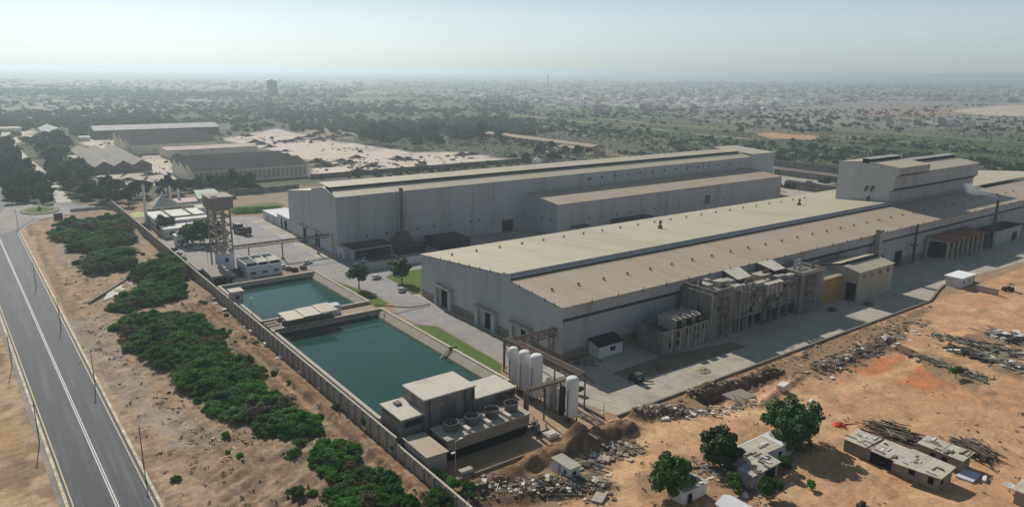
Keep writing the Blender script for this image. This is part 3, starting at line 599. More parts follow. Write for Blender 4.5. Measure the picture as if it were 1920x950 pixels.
g = MB(); g.box(208.6, Y2-.35, 0, 215, Y2-.06, 6.1); g.build('sliding_leaf', clad_end, h2)
g = MB(); g.box(215, Y2-.15, 0, 222.4, Y2-.03, 6.1); g.build('doorway', dark, h2)
for a, b_ in ((334.3, 337.8), (317.6, 323.0)):
    g = MB(); g.box(X2-.2, a, 0.02, X2-.08, b_, 6.4); g.build('doorway', dark, h2)
    g = MB(); g.box(X2-1.4, a-3.5, 6.6, X2-.1, b_+3.5, 7.1); g.build('door_hood', clad_end, h2)
g = MB(); g.box(X2-.16, 300, 0, X2-.08, 317, 2.6); g.box(X2-.16, 323.5, 0, X2-.08, 334, 2.6); g.build('pale_dado', bluewhite, h2)
# lattice stack in front of its wall
st = thing('lattice_stack', 'dark lattice chimney stack against the long grey hall wall', 'chimney', (155.5, 292.5, 0))
g = MB(); g.lathe(155.5, 292.5, [(.95, 0), (.8, 27), (1.0, 27.6), (.7, 28.4)], 10); g.build('flue', rust, st)
g = MB()
for z in range(0, 26, 4):
    for a, b_ in (((-1.5, -1.5), (1.5, -1.5)), ((1.5, -1.5), (1.5, 1.5)), ((1.5, 1.5), (-1.5, 1.5)), ((-1.5, 1.5), (-1.5, -1.5))):
        g.tube((155.5+a[0], 292.5+a[1], z), (155.5+a[0], 292.5+a[1], min(z+4, 26)), .12, n=4); g.tube((155.5+a[0], 292.5+a[1], z), (155.5+b_[0], 292.5+b_[1], z+4 if z < 24 else 26), .08, n=4)
g.build('lattice', steel, st)
g = MB(); g.box(152, 289.5, 0, 159, 295.5, 5.5); g.box(153, 290, 5.5, 158, 295, 8); g.build('filter_housing', steel, st)

# ---------------------------------------------------------------- low buildings beside the second hall
def block(name, label, cat, x0, y0, x1, y1, h, wall, roofm, group=None, over=.3, rt=.3, slope=0.0, wins=(), doors=(), dark_front=False):
    t = thing(name, label, cat, (x0, y0, 0), group)
    g = MB(); g.prism(rect(x0, y0, x1, y1), 0, [h, h, h+slope, h+slope]); g.build('wall', wall, t)
    g = MB(); o = over; g.slab([(x0-o, y0-o, h+rt), (x1+o, y0-o, h+rt), (x1+o, y1+o, h+rt+slope), (x0-o, y1+o, h+rt+slope)], rt-.004); g.build('roof', roofm, t)
    for (face, p, w_, z0, hh) in wins: face_box(t, 'window', face, p, w_, z0, hh, x0, y0, x1, y1, glass)
    for (face, p, w_, hh) in doors: face_box(t, 'door', face, p, w_, 0.02, hh, x0, y0, x1, y1, dark)
    if dark_front: face_box(t, 'open_front', 's', .6, x1-x0-1.2, .02, h-.7, x0, y0, x1, y1, dark)
    return t
def face_box(t, name, face, p, w_, z0, hh, x0, y0, x1, y1, m_):
    g = MB(); e = .06
    if face == 's': g.box(x0+p, y0-e, z0, x0+p+w_, y0+.1, z0+hh)
    if face == 'n': g.box(x0+p, y1-.1, z0, x0+p+w_, y1+e, z0+hh)
    if face == 'w': g.box(x0-e, y0+p, z0, x0+.1, y0+p+w_, z0+hh)
    if face == 'e': g.box(x1-.1, y0+p, z0, x1+e, y0+p+w_, z0+hh)
    return g.build(name, m_, t)
block('store_shed', 'dark open fronted shed with grey roof at the corner of the long hall', 'shed', 128.2, 285.4, 146.5, 296.8, 5.0, clad, darkroof, dark_front=True)
block('gatekeeper_box', 'tiny blue and white box at the near corner of the long hall', 'kiosk', 126.0, 291, 128.0, 297, 4.2, bluewhite, bluewhite, doors=(('w', 2, 1.2, 2.2),))
block('pipe_store', 'low dark shed beneath the lattice chimney stack', 'shed', 149, 283.5, 163, 288.5, 3.6, darkroof, darkroof, dark_front=True)
block('scrap_shed', 'flat dark shed on the yard between the two halls', 'shed', 169, 281, 185, 295, 4.0, darkroof, darkroof, dark_front=True)
block('yard_office', 'low grey flat roofed office in front of the dark open shed', 'office', 127.8, 267.6, 139, 273.5, 3.4, clad, darkroof, wins=(('s', 7.2, 2.2, 1.1, 1.2),))
g = MB(); g.box(141, 267.8, 0, 158, 268.2, 3.0); t_ = solo(g, 'garden_wall', white, 'pale low wall running from the yard office towards the main hall', 'wall', loc=(141, 268, 0))
block('store_shed', 'small grey canopy shed leaning on the annex wall', 'shed', 240, 268.5, 249, 272.7, 4.2, clad, darkroof, dark_front=True)
block('store_shed', 'wide dark canopy halfway along the annex wall', 'shed', 268, 266, 293, 272.7, 4.6, steel, darkroof, dark_front=True)
block('side_office', 'low pale blue office at the left end of the long hall', 'office', 127, 376, 140, 398, 4.4, bluewhite, white, wins=(('w', 4, 3, 1.4, 1.4), ('w', 14, 3, 1.4, 1.4)))
block('side_office', 'taller pale blue annex with a dark door against the long hall gable', 'office', 127, 358.5, 142, 375.6, 6.3, bluewhite, white, doors=(('w', 3, 4, 4.8), ('w', 10, 2, 4.8)))
# ---------------------------------------------------------------- yard side of the main hall (in its shade)
ac = thing('chiller_enclosure', 'open topped concrete box with three cream chillers beside the main hall', 'plant room', (154.5, 134, 0))
g = MB()
for r_ in ((154.5, 134, 175.6, 134.5), (154.5, 143.4, 175.6, 143.9), (154.5, 134.5, 155, 143.4), (175.1, 134.5, 175.6, 143.4)): g.box(*r_[:2], 0, *r_[2:], 7.2)
g.build('wall', rough_c, ac)
g = MB(); g.box(155.01, 134.51, 5.2, 175.09, 143.39, 5.9); g.build('deck', mat('dark_deck', (0.09, 0.08, 0.075), 0.3, 1), ac)
for k in range(5):
    g = MB(); g.box(158+3.6*k, 133.85, .5, 158.5+3.6*k, 133.98, 7); g.build('pilaster', pale_c, ac)
for x, z in ((157, 2), (160.5, 2.2), (160.6, 4.6), (164.6, 4.8), (168.5, 2.4), (171.8, 5.2), (168.4, 5.2)):
    g = MB(); g.box(x, 133.9, z, x+1.6, 134.02, z+1.5); g.build('opening', dark, ac)
for k, lab in enumerate(('nearest of three cream chillers on the concrete box beside the main hall', 'middle one of three cream chillers on the concrete box', 'farthest of three cream chillers on the concrete box')):
    x = 161.2+4.2*k; u = thing('chiller', lab, 'chiller', (x, 136, 5.9), 'cream chillers on the concrete box')
    g = MB(); g.box(x, 135.4, 5.9, x+2.9, 142.4, 9.4); g.build('casing', pale_c, u)
    g = MB(); g.box(x+.3, 135.32, 6.2, x+2.6, 135.45, 9.0); g.build('grille', dark, u)
    for y in (136.8, 139, 141.2):
        g = MB(); g.lathe(x+1.45, y, [(.8, 9.35), (.85, 10.0), (.7, 10.0), (.68, 9.6)], 12); f_ = g.build('fan', brickp, u)
small = thing('small_shed', 'small white shed with dark lean-to roof against the main hall wall', 'shed', (138.5, 143.6, 0))
g = MB(); g.prism(rect(138.5, 143.6, 148, 148), 0, [3.4, 3.4, 4.6, 4.6]); g.build('wall', white, small)
g = MB(); g.slab([(138, 143.2, 3.6), (148.4, 143.2, 3.6), (148.4, 148.1, 4.9), (138, 148.1, 4.9)], .15); g.build('roof', darkroof, small)
g = MB(); g.box(143, 143.52, 1.3, 145, 143.7, 2.7); g.build('window', glass, small)

cl = thing('process_building', 'rough concrete process building crowded with ducts and roof sheets along the shaded hall wall', 'process building', (175.8, 134, 0))
g = MB(); g.box(175.8, 134.2, 0, 187, 147, 14.8); g.box(176.4, 134.8, 14.8, 177, 146, 16); g.box(185.8, 134.8, 14.8, 186.4, 146, 15.8); g.box(177, 134.8, 14.8, 185.8, 135.3, 15.6); g.build('left_tower', rough_c, cl)
g = MB(); g.box(187.01, 134.6, 5.0, 221.9, 147, 12.6); g.build('upper_storey', rough_c, cl)
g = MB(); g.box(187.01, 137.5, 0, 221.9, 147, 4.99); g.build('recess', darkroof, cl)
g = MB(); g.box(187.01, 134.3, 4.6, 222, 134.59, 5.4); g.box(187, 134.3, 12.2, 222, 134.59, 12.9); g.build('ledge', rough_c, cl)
for k in range(8):
    x = 188.2+4.7*k; g = MB(); g.box(x, 134.5, 0, x+.6, 135.2, 4.98); g.build('column', rough_c, cl)
g = MB(); g.box(222, 133.6, 0, 235, 147, 13.6); g.build('right_tower', rough_c, cl)
g = MB(); g.box(222, 133.6, 13.6, 235, 134, 14.8); g.box(222, 146.6, 13.6, 235, 147, 14.8); g.box(222, 134, 13.6, 222.4, 146.6, 14.8); g.box(234.6, 134, 13.6, 235, 146.6, 14.8); g.build('parapet', pale_c, cl)
for x, z in ((204, 9.8), (204, 6.6), (209.6, 10.2), (209.6, 7), (218.6, 11), (218.6, 7.4), (225, 10.4), (225.2, 6), (178.4, 9), (181.5, 6)):
    g = MB(); g.box(x, 134.54 if 187 < x < 222 else 133.5 if x > 222 else 134.14, z, x+1.5, 134.7, z+1.5); g.build('window', glass, cl)
for k in range(4):
    x = 202+2.3*k; g = MB(); g.box(x, 133.2, 10.2, x+1.5, 134.55, 13.6); d_ = g.build('duct', brickp, cl); g = MB(); g.slab([(x-.2, 133, 14), (x+1.7, 133, 14), (x+1.7, 134.6, 14.2), (x-.2, 134.6, 14.2)], .3); g.build('duct_cap', slab_c, d_, cl)
for P in ([(195.2, 139.6, 15.3), (202.6, 139.8, 15.3), (204.8, 146.6, 16.6), (196.5, 146.6, 16.6)], [(214.4, 139.2, 15.4), (220.6, 139.2, 15.4), (223, 146.4, 16.6), (214.6, 146.4, 16.6)]):
    g = MB(); g.slab(P, .2); r_ = g.build('roof_sheet', slab_c, cl); g = MB()
    for p in P: g.tube((p[0]+.2, p[1]+.1, 12.5), (p[0]+.2, p[1]+.1, p[2]-.1), .15, n=5)
    g.build('sheet_post', steel, r_, cl)
for x, y, a, b_, h in ((188.5, 136, 4.5, 2.4, 2.2), (184.2, 138.5, 5, 3, 1.6), (189, 140.5, 5.5, 3, 2.6), (194, 136.2, 4, 1.6, 1.8), (199, 135.6, 9, 2.2, 1.5), (206.5, 139, 6, 4, 2.2), (212, 136.5, 5, 2, 1.7), (217, 135.6, 4, 2, 1.5), (179, 139, 3, 4, 1.4)):
    g = MB(); z = 14.8 if x < 187 else 12.6; g.box(x, y, z, x+a, y+b_, z+h); g.build('roof_plant', brickp if rnd.random() < .5 else pale_c, cl)
for x, y in ((190, 139.5), (197, 138), (206, 137.2), (210.5, 141), (224, 138), (229, 141), (232, 136)):
    g = MB(); z = 12.5 if x < 222 else 13.5; pts = [(x, y, z), (x, y, z+2.6), (x+3.2, y, z+2.9), (x+3.4, y, z+.3)]; g.path(pts, .38, 8); g.build('roof_pipe', rust if rnd.random() < .5 else galv, cl)
for x, y0 in ((179, 133.2), (224.5, 132.6)):
    g = MB()
    for dx in (0, 4.2):
        g.tube((x+dx, y0, 0), (x+dx, y0, 13), .16, n=5)
    for z in range(1, 13, 3):
        g.tube((x, y0, z), (x+4.2, y0, z+3 if z < 11 else 13), .11, n=4); g.box(x-.1, y0-.1, z+2.9, x+4.3, y0+.9, z+3.05)
    g.build('stair_frame', rust, cl)
rc_ = random.Random(8)
for k in range(22):                                                # platforms, pipes and dark recesses crowding the front
    x = rc_.uniform(187.5, 219); z = rc_.choice([5.6, 7.4, 8.6, 10, 11.2]); w_ = rc_.uniform(.8, 2.6)
    g = MB(); j = k % 4
    if j == 0: g.box(x, 133.5, z, x+w_, 134.58, z+.15); g.box(x, 133.5, z+.15, x+w_, 133.56, z+1.0); g.build('platform', rust, cl)
    elif j == 1: g.tube((x, 134.2, z), (x+w_*2.4, 134.2, z), .16, n=6); g.tube((x, 134.2, z), (x, 134.2, .2), .14, n=6); g.build('front_pipe', rc_.choice([rust, galv, steel]), cl)
    elif j == 2: g.box(x, 134.5, z, x+w_*.9, 134.62, z+rc_.uniform(.8, 1.8)); g.build('recess_panel', rc_.choice([dark, darkroof, steel]), cl)
    else: g.box(x, 133.6, z, x+w_*.7, 134.58, z+1.4); g.build('front_box', rc_.choice([brickp, rough_c, rust]), cl)
for k in range(12):
    x = rc_.uniform(177, 231); y = rc_.uniform(135, 145); z = 14.7 if x < 187 else 12.5 if x < 222 else 13.5; g = MB()
    if k % 2: g.box(x, y, z, x+rc_.uniform(.8, 2.4), y+rc_.uniform(.8, 2.2), z+rc_.uniform(.8, 2.8))
    else: g.lathe(x, y, [(.6, z), (.6, z+rc_.uniform(1.2, 2.6)), (.2, z+3)], 9)
    g.build('roof_plant', rc_.choice([brickp, rust, steel, pale_c, rough_c]), cl)
for k in range(5):
    x = 188+rc_.uniform(0, 30); g = MB(); g.box(x, 137.2, .02, x+2.2, 137.55, rc_.uniform(2, 4.4)); g.build('bay_shutter', rc_.choice([steel, rust, brickp]), cl)
for x in (175.4, 181.2, 189.5, 193.5, 222.3, 236): g = MB(); g.tube((x, 133.8, 0), (x, 133.8, 14.5), .22, n=6); g.build('downpipe', galv, cl)

oc = thing('lean_to', 'ochre fronted lean-to with a cream roof between process building and pale shed', 'shed', (235.3, 135.6, 0))
g = MB(); g.prism(rect(235.3, 135.6, 252, 146.5), 0, [8.8, 8.8, 10.6, 10.6]); g.build('wall', ochre, oc)
g = MB(); g.slab([(235.1, 135.2, 9), (252, 135.2, 9), (252, 146.6, 10.9), (235.1, 146.6, 10.9)], .16); g.build('roof', roof_cream, oc)
ws = thing('gabled_shed', 'pale gabled shed with a split ridge standing on the shaded side of the hall', 'shed', (252.2, 129.6, 0))
g = MB(); g.extr([(129.6, 0), (129.6, 10.8), (136.3, 12.2), (143.6, 10.8), (143.6, 0)], 'x', 252.2, 276.6); g.build('wall', pale_c, ws)
g = MB(); g.slab([(251.8, 129.2, 11), (277, 129.2, 11), (277, 135.6, 12.3), (251.8, 135.6, 12.3)], .15); g.slab([(251.8, 137, 12.9), (277, 137, 12.9), (277, 144, 11.2), (251.8, 144, 11.2)], .15); g.build('roof', roof_cream, ws)
g = MB(); g.box(256, 135.6, 11.8, 276.6, 137, 13.0); g.build('ridge_vent', dark, ws)
g = MB(); g.box(252.1, 130.2, 0.02, 252.3, 134.0, 6.6); g.build('door', dark, ws)
for k in range(4): g = MB(); g.box(255+5.6*k, 129.52, 8.3, 256.4+5.6*k, 129.7, 9.6); g.build('window', glass, ws)
br = thing('rust_roof_shelter', 'open shelter with a rust red roof on pale concrete columns beyond the pale shed', 'shelter', (342, 138.4, 0))
g = MB(); g.slab([(341.5, 137, 9.2), (378.5, 137, 9.2), (382.5, 148, 9.6), (343, 148, 9.6)], .3); g.build('roof', rustroof, br)
for k in range(8):
    x = 342.3+4.95*k; g = MB(); g.box(x, 137.8, 0, x+.9, 138.7, 8.9); g.build('column', pale_c, br)
g = MB(); g.box(342, 146.6, 0, 343, 147.6, 9.1); g.box(342, 138.7, 8.2, 342.8, 146.6, 8.95); g.build('end_frame', pale_c, br)
g = MB(); g.box(346, 143, 0, 376, 146.8, 6); g.build('machine_housing', darkroof, br)
block('shaded_annex', 'grey flat annex on the shaded hall wall past the rust red shelter', 'annex', 391, 139, 426, 146.8, 7, clad, darkroof, doors=(('s', 24, 6, 4),))
block('shaded_annex', 'small dark link shed between rust red shelter and grey annex', 'annex', 381, 141, 390, 146.8, 6, steel, darkroof)
ch = thing('square_flue', 'square pale flue rising past the hall eave behind the pale shed', 'chimney', (295, 144.6, 0))
g = MB(); g.box(293.9, 144.4, 0, 296.1, 146.5, 17.9); g.build('shaft', pale_c, ch); g = MB(); g.box(293.6, 144.1, 17.9, 296.4, 146.52, 18.6); g.build('cap', rough_c, ch)
ch = thing('vent_pipe', 'thin dark vent pipe bolted to the hall between flue and rust red shelter', 'pipe', (327.5, 145.4, 0))
g = MB(); g.tube((327.5, 145.6, 0), (327.5, 145.6, 17.4), .5, n=8); g.build('shaft', steel, ch); g = MB(); g.box(325, 144.6, 7.8, 328.6, 146.4, 8.3); g.build('platform', steel, ch)
ch = thing('steel_stack', 'dark steel smoking stack beside the rust red shelter', 'chimney', (391, 143.5, 0))
g = MB(); g.tube((389.5, 138.6, 0), (389.5, 138.6, 23), .75, .6, n=10); g.build('flue', steel, ch); g = MB()
for a in (-1.6, 1.6):
    for b_ in (-1.6, 1.6): g.tube((389.5+a, 138.6+b_*.7, 0), (389.5+a*.5, 138.6+b_*.35, 15), .14, n=4)
for z in (3, 7, 11): g.tube((387.9, 137.4, z), (391.1, 139.8, z+3), .1, n=4); g.tube((391.1, 137.4, z), (387.9, 139.8, z+3), .1, n=4)
g.build('lattice', steel, ch)
# retaining kerb along the concrete yard
g = MB()
for a, b_ in (((116.9, 114.2), (275.6, 114.5)), ((275.6, 114.5), (292, 119.1)), ((292, 119.1), (302, 121.4))):
    g.prism([(a[0], a[1]-.5), (b_[0], b_[1]-.5), (b_[0], b_[1]), (a[0], a[1])], -1.2, .55)
o = g.build('retaining_kerb', mat('kerb_concrete', (0.24, 0.2, 0.16), 0.2, 0.7)); o['kind'] = 'structure'
gh = thing('guard_house', 'bright white guard house with overhanging slab roof at the edge of the concrete yard', 'guard house', (302, 115.4, 0))
g = MB(); g.box(302.4, 115.6, 0, 313.5, 121, 3.7); g.build('wall', white, gh); g = MB(); g.box(301.6, 114.9, 3.7, 314.2, 121.6, 4.15); g.build('roof', mat('white_roof_slab', (0.8, 0.8, 0.8), .05), gh)
for x in (304.5, 309.5): face_box(gh, 'window', 's', x-302.4, 1.4, 1.4, 1.2, 302.4, 115.6, 313.5, 121, glass)
g = MB(); g.box(313.6, 117, 0, 318.5, 121.4, 2.2); solo(g, 'block_store', pale_c, 'low pale block store touching the white guard house', 'store', loc=(313.6, 117, 0))
g = MB(); g.box(304.2, 103.2, 0, 305.2, 110.8, 2.3); solo(g, 'freestanding_wall', pale_c, 'short pale freestanding wall on the sand right of the white guard house', 'wall', loc=(304.2, 103, 0))

# ---------------------------------------------------------------- pipe rack, gas tanks
rk = thing('pipe_rack', 'rusty lattice pipe rack running from the main hall gable to the white gas tanks', 'pipe rack', (112.4, 122, 0))
def truss(g, a, b_, z0, z1, wv, n, r=.13):
    a = np.array(a, float); b_ = np.array(b_, float); wv = np.array(wv, float)
    for s in (-.5, .5):
        for z in (z0, z1): g.tube((*(a+wv*s), z), (*(b_+wv*s), z), r*1.3, n=4)
        for k in range(n):
            p = a+(b_-a)*k/n+wv*s; q = a+(b_-a)*(k+1)/n+wv*s
            g.tube((*p, z0), (*p, z1), r, n=4); g.tube((*p, z0 if k % 2 else z1), (*q, z1 if k % 2 else z0), r*.8, n=4)
    for k in range(n+1):
        p = a+(b_-a)*k/n
        for z in (z0, z1): g.tube((*(p-wv*.5), z), (*(p+wv*.5), z), r*.8, n=4)
g = MB(); truss(g, (112, 151.5), (112, 121.5), 8.0, 9.6, (2.2, 0), 12); g.build('long_truss', rust, rk)
g = MB(); truss(g, (113, 149.4), (126.6, 149.4), 8.2, 9.8, (0, 2), 6); g.build('cross_truss', rust, rk)
for x, y in ((110.9, 152), (113.1, 152), (110.9, 143), (113.1, 143), (113.1, 133), (110.9, 124), (113.1, 121.6), (125.6, 148.6), (125.6, 150.4), (120, 148.6)):
    g = MB(); g.tube((x, y, 0), (x, y, 9.4), .22, n=5); g.build('post', rust, rk)
g = MB(); truss(g, (111, 151.6), (113, 151.6), 1, 7.6, (0, .1), 1, .1); g.build('post_bracing', rust, rk); g = MB(); truss(g, (125.6, 148.6), (125.6, 150.4), 1, 7.6, (.1, 0), 1, .1); g.build('post_bracing', rust, rk)
g = MB()
for s in (-.7, 0, .6): g.tube((112+s, 151.5, 9.8), (112+s, 121.6, 9.8), .13, n=6); g.tube((112, 149.4+s, 10.0), (126.8, 149.4+s, 10.0), .13, n=6)
g.build('pipework', rust, rk)
br2 = thing('branch_pipe_bridge', 'pair of thick brown pipes crossing from the rack end down towards the cooling towers', 'pipe bridge', (96, 122.3, 0))
g = MB()
for s in (0, .9): g.path([(112.4, 121.6+s, 9.3-.3*s), (96.5, 122.0+s, 9.3-.3*s), (95.8, 122.0+s, 8.6), (95.8, 122.0+s, 4.6)], .36, 8)
g.build('pipe', rust, br2)
for x in (101.5, 106.4): g = MB(); g.tube((x, 122.9, 0), (x, 122.9, 8.5), .22, n=5); g.build('post', steel, br2)
g = MB(); g.tube((113, 122, 9), (115, 120.2, 7), .3, n=6); g.tube((95.8, 122.2, 0), (95.8, 122.2, 4.6), .4, n=6); g.build('bent_end', rust, br2)
for (y, r, h, lab) in ((141.9, 1.35, 11.2, 'leftmost of the three clustered white gas tanks'), (137.2, 1.5, 11.8, 'middle of the three clustered white gas tanks'), (132.4, 1.6, 12.4, 'rightmost and tallest of the three clustered white gas tanks'), (118.9, 1.5, 11.2, 'lone white gas tank standing nearest the dirt lot')):
    t = thing('gas_tank', lab, 'gas tank', (106.6, y, 0), 'tall white gas tanks')
    g = MB(); g.lathe(106.6, y, [(r*.3, .8), (r, 1.5), (r, h-.9), (r*.93, h-.45), (r*.7, h-.12), (r*.25, h)], 24); g.build('shell', tankw, t, smooth=False)
    for a in range(4):
        g = MB(); an = a*math.pi/2+.6; g.tube((106.6+r*.85*math.cos(an), y+r*.85*math.sin(an), 0), (106.6+r*.85*math.cos(an), y+r*.85*math.sin(an), 1.8), .18, n=5); g.build('leg', steel, t)
    g = MB(); g.path([(106.6-r-.15, y-.4, .6), (106.6-r-.15, y-.4, h*.75)], .09, 5); g.box(106.2-r, y-.8, .5, 106.7-r, y+.1, 1.5); g.build('filling_pipe', steel, t)
for (y, r, h, m_, lab) in ((127.9, .75, 7.6, tankw, 'slim white vessel between the large gas tanks'), (125.9, .7, 7.0, brickp, 'slim grey vaporiser column between the gas tanks'), (124.0, .55, 6.4, tankw, 'thin white column beside the dark vaporiser'), (122.6, .8, 7.4, darkroof, 'dark vaporiser column behind the lone gas tank')):
    t = thing('gas_column', lab, 'gas column', (107, y, 0)); g = MB(); g.lathe(107, y, [(r*.6, 0), (r*.6, .6), (r, .8), (r, h-.4), (r*.5, h)], 14); g.build('shell', m_, t)
    g = MB(); g.tube((107-r-.3, y, 0), (107-r-.3, y, h*.6), .1, n=5); g.tube((107-r-.3, y, h*.6), (107, y, h*.62), .1, n=5); g.build('pipe', steel, t)
# ---------------------------------------------------------------- cooling plant by the big pond
bk = thing('pump_block', 'tall weathered concrete block with bleached roof at the near end of the big pond', 'plant building', (72.6, 128.5, 0))
g = MB(); g.box(72.6, 128.5, 0, 85.7, 138, 10.6); g.build('wall', rough_c, bk); g = MB(); g.box(72.4, 128.3, 10.6, 85.9, 138.2, 10.95); g.build('roof', slab_c, bk)
g = MB(); g.box(76.6, 128.42, 2.5, 80.6, 128.6, 8.2); g.build('louvre', mat('louvre_grey', (0.13, 0.12, 0.115), .2, 1), bk)
for x in (73.8, 83, 85): g = MB(); g.tube((x, 128.3, 0), (x, 128.3, 10.3), .15, n=5); g.build('downpipe', steel, bk)
g = MB(); g.box(85.2, 128.36, 8.4, 85.6, 128.6, 10); g.build('wall_lamp', dark, bk)
wg = thing('control_room', 'low concrete control room with strip windows built against the taller block', 'control room', (67, 128.6, 0))
g = MB(); g.box(67, 128.6, 0, 72.55, 138.2, 7.5); g.build('wall', rough_c, wg); g = MB(); g.box(66.8, 128.4, 7.5, 72.58, 138.4, 7.8); g.build('roof', slab_c, wg)
g = MB(); g.box(66.93, 129.4, 6.0, 67.1, 137.6, 7.0); g.build('window', glass, wg); g = MB(); g.box(67.8, 128.53, 5.6, 72.2, 128.7, 7.0); g.build('window', glass, wg)
g = MB(); g.box(69.2, 135, 7.8, 70.6, 136.6, 8.3); g.build('hatch', rough_c, wg)
wg = thing('control_room', 'low concrete wing with dark window on the tank side of the taller block', 'control room', (85.75, 128.4, 0))
g = MB(); g.box(85.75, 128.4, 0, 97, 136.4, 7.4); g.build('wall', rough_c, wg); g = MB(); g.box(85.95, 128.2, 7.4, 97.3, 136.7, 7.75); g.build('roof', slab_c, wg)
g = MB(); g.box(92.3, 128.33, 5.2, 96.6, 128.5, 7.0); g.build('window', glass, wg); g = MB(); g.box(93, 128.33, 2.0, 96.2, 128.5, 4.2); g.build('window', glass, wg)
ct = thing('cooling_tower', 'row cooling tower with four round fans on a pale deck', 'cooling tower', (72.8, 119.4, 0))
g = MB(); g.box(72.8, 119.4, 2.4, 94.4, 125.8, 5.0); g.build('casing', mat('cooling_casing', (0.27, 0.225, 0.175), .15, .5, stain=(.2, .15, .11)), ct)
g = MB(); g.box(73.2, 119.9, 0, 94.0, 125.4, 2.4); g.build('louvre', dark, ct)
g = MB(); g.box(72.5, 119.1, 5.0, 94.7, 126.1, 5.3); g.build('deck', pale_c, ct)
for k in range(4):
    x = 75.8+5.35*k; y = 122.9
    g = MB(); g.lathe(x, y, [(1.55, 5.28), (1.5, 6.2), (1.75, 7.2), (1.6, 7.2), (1.35, 6.2), (1.35, 5.9)], 20); sk = g.build('fan_stack', mat('fan_stack_grey', (.13, .125, .12), .2, 1), ct)
    g = MB(); g.lathe(x, y, [(1.34, 5.9), (1.34, 5.95)], 20); g.build('fan_well', dark, sk, ct)
    g = MB(); g.lathe(x, y, [(.25, 6.1), (.25, 6.8), (.15, 6.9)], 8)
    for a in range(6):
        t = a*math.pi/3+k; c, s = math.cos(t), math.sin(t); g.slab([(x+.2*c-.2*s, y+.2*s+.2*c, 6.55), (x+.2*c+.2*s, y+.2*s-.2*c, 6.4), (x+1.3*c+.22*s, y+1.3*s-.22*c, 6.4), (x+1.3*c-.22*s, y+1.3*s+.22*c, 6.55)], .03)
    g.build('fan_blades', steel, sk, ct)
    if k < 3: g = MB(); g.box(x+2.2, 119.8, 5.3, x+3.2, 125.6, 6.0); g.build('deck_beam', slab_c, ct)
g = MB()
for x, y, z in ((96, 118, 1.2), (97, 119.5, 1.6), (96.4, 120.6, .9), (98, 117.4, 1.1), (97.6, 121.5, 1.3)):
    g.box(x-.4, y-.3, 0, x+.4, y+.3, z); g.tube((x, y, z), (x+.6, y+1.2, z+.6), .16, n=6); g.tube((x, y, z*.8), (x-1.6, y, z*.8), .2, n=6)
solo(g, 'pump_set', steel, 'cluster of dark pumps and pipes at the right end of the cooling tower', 'pump', loc=(97, 119, 0))
g = MB(); g.box(96.2, 114.4, 0, 99.2, 117, .9); g.box(96.6, 114.8, .9, 98.8, 116.6, 1.1); solo(g, 'sump_cover', slab_c, 'pale sump cover beside the dark pumps', 'sump', loc=(97, 115, 0))
sh = thing('lean_shed', 'small shed with clean tan sloping roof just inside the boundary wall', 'shed', (66.4, 116.8, 0))
g = MB(); g.prism(rect(66.4, 116.8, 71, 126.2), 0, [4.4]*4); g.build('wall', mat('shed_grey', (.3, .28, .27), .15, .6), sh)
g = MB(); g.slab([(66.0, 116.4, 4.8), (71.3, 116.4, 4.6), (71.3, 126.6, 4.6), (66.0, 126.6, 4.8)], .18); g.build('roof', roof_tan, sh)
g = MB(); g.box(71.6, 112.3, 0, 74.5, 113.6, 1.6); solo(g, 'block_store', pale_c, 'small pale block beside the boundary wall lamp post', 'store', loc=(72, 113, 0))
for (x, y, h, lab) in ((70.7, 113.0, 8.4, 'pale twin headed lamp post inside the boundary wall near the lean shed'), (113.5, 115.2, 4.0, 'short lamp post beside the lone gas tank')):
    t = thing('lamp_post', lab, 'lamp post', (x, y, 0)); g = MB(); g.tube((x, y, 0), (x, y, h), .12, .08, n=6); g.build('pole', galv, t)
    g = MB(); g.tube((x, y, h), (x+1.2, y, h+.3), .06, n=5); g.box(x+.9, y-.2, h+.2, x+1.7, y+.2, h+.4); g.build('lamp_head', white, t)
    g = MB(); g.box(x-1.0, y-.2, h-2.4, x-.1, y+.2, h-2.2); g.build('lamp_head', white, t)
# pad kerbs and the earth road edge
g = MB(); g.box(69, 111.6, 0, 114.2, 112, .8); solo(g, 'low_wall', rough_c, 'low dark wall along the dirt lot side of the cooling plant', 'wall', loc=(69, 112, 0))
g = MB(); g.box(113.3, 115, 0, 113.7, 145, .7); solo(g, 'low_wall', rough_c, 'low wall between the gas tank pad and the concrete yard', 'wall', loc=(113, 115, 0))
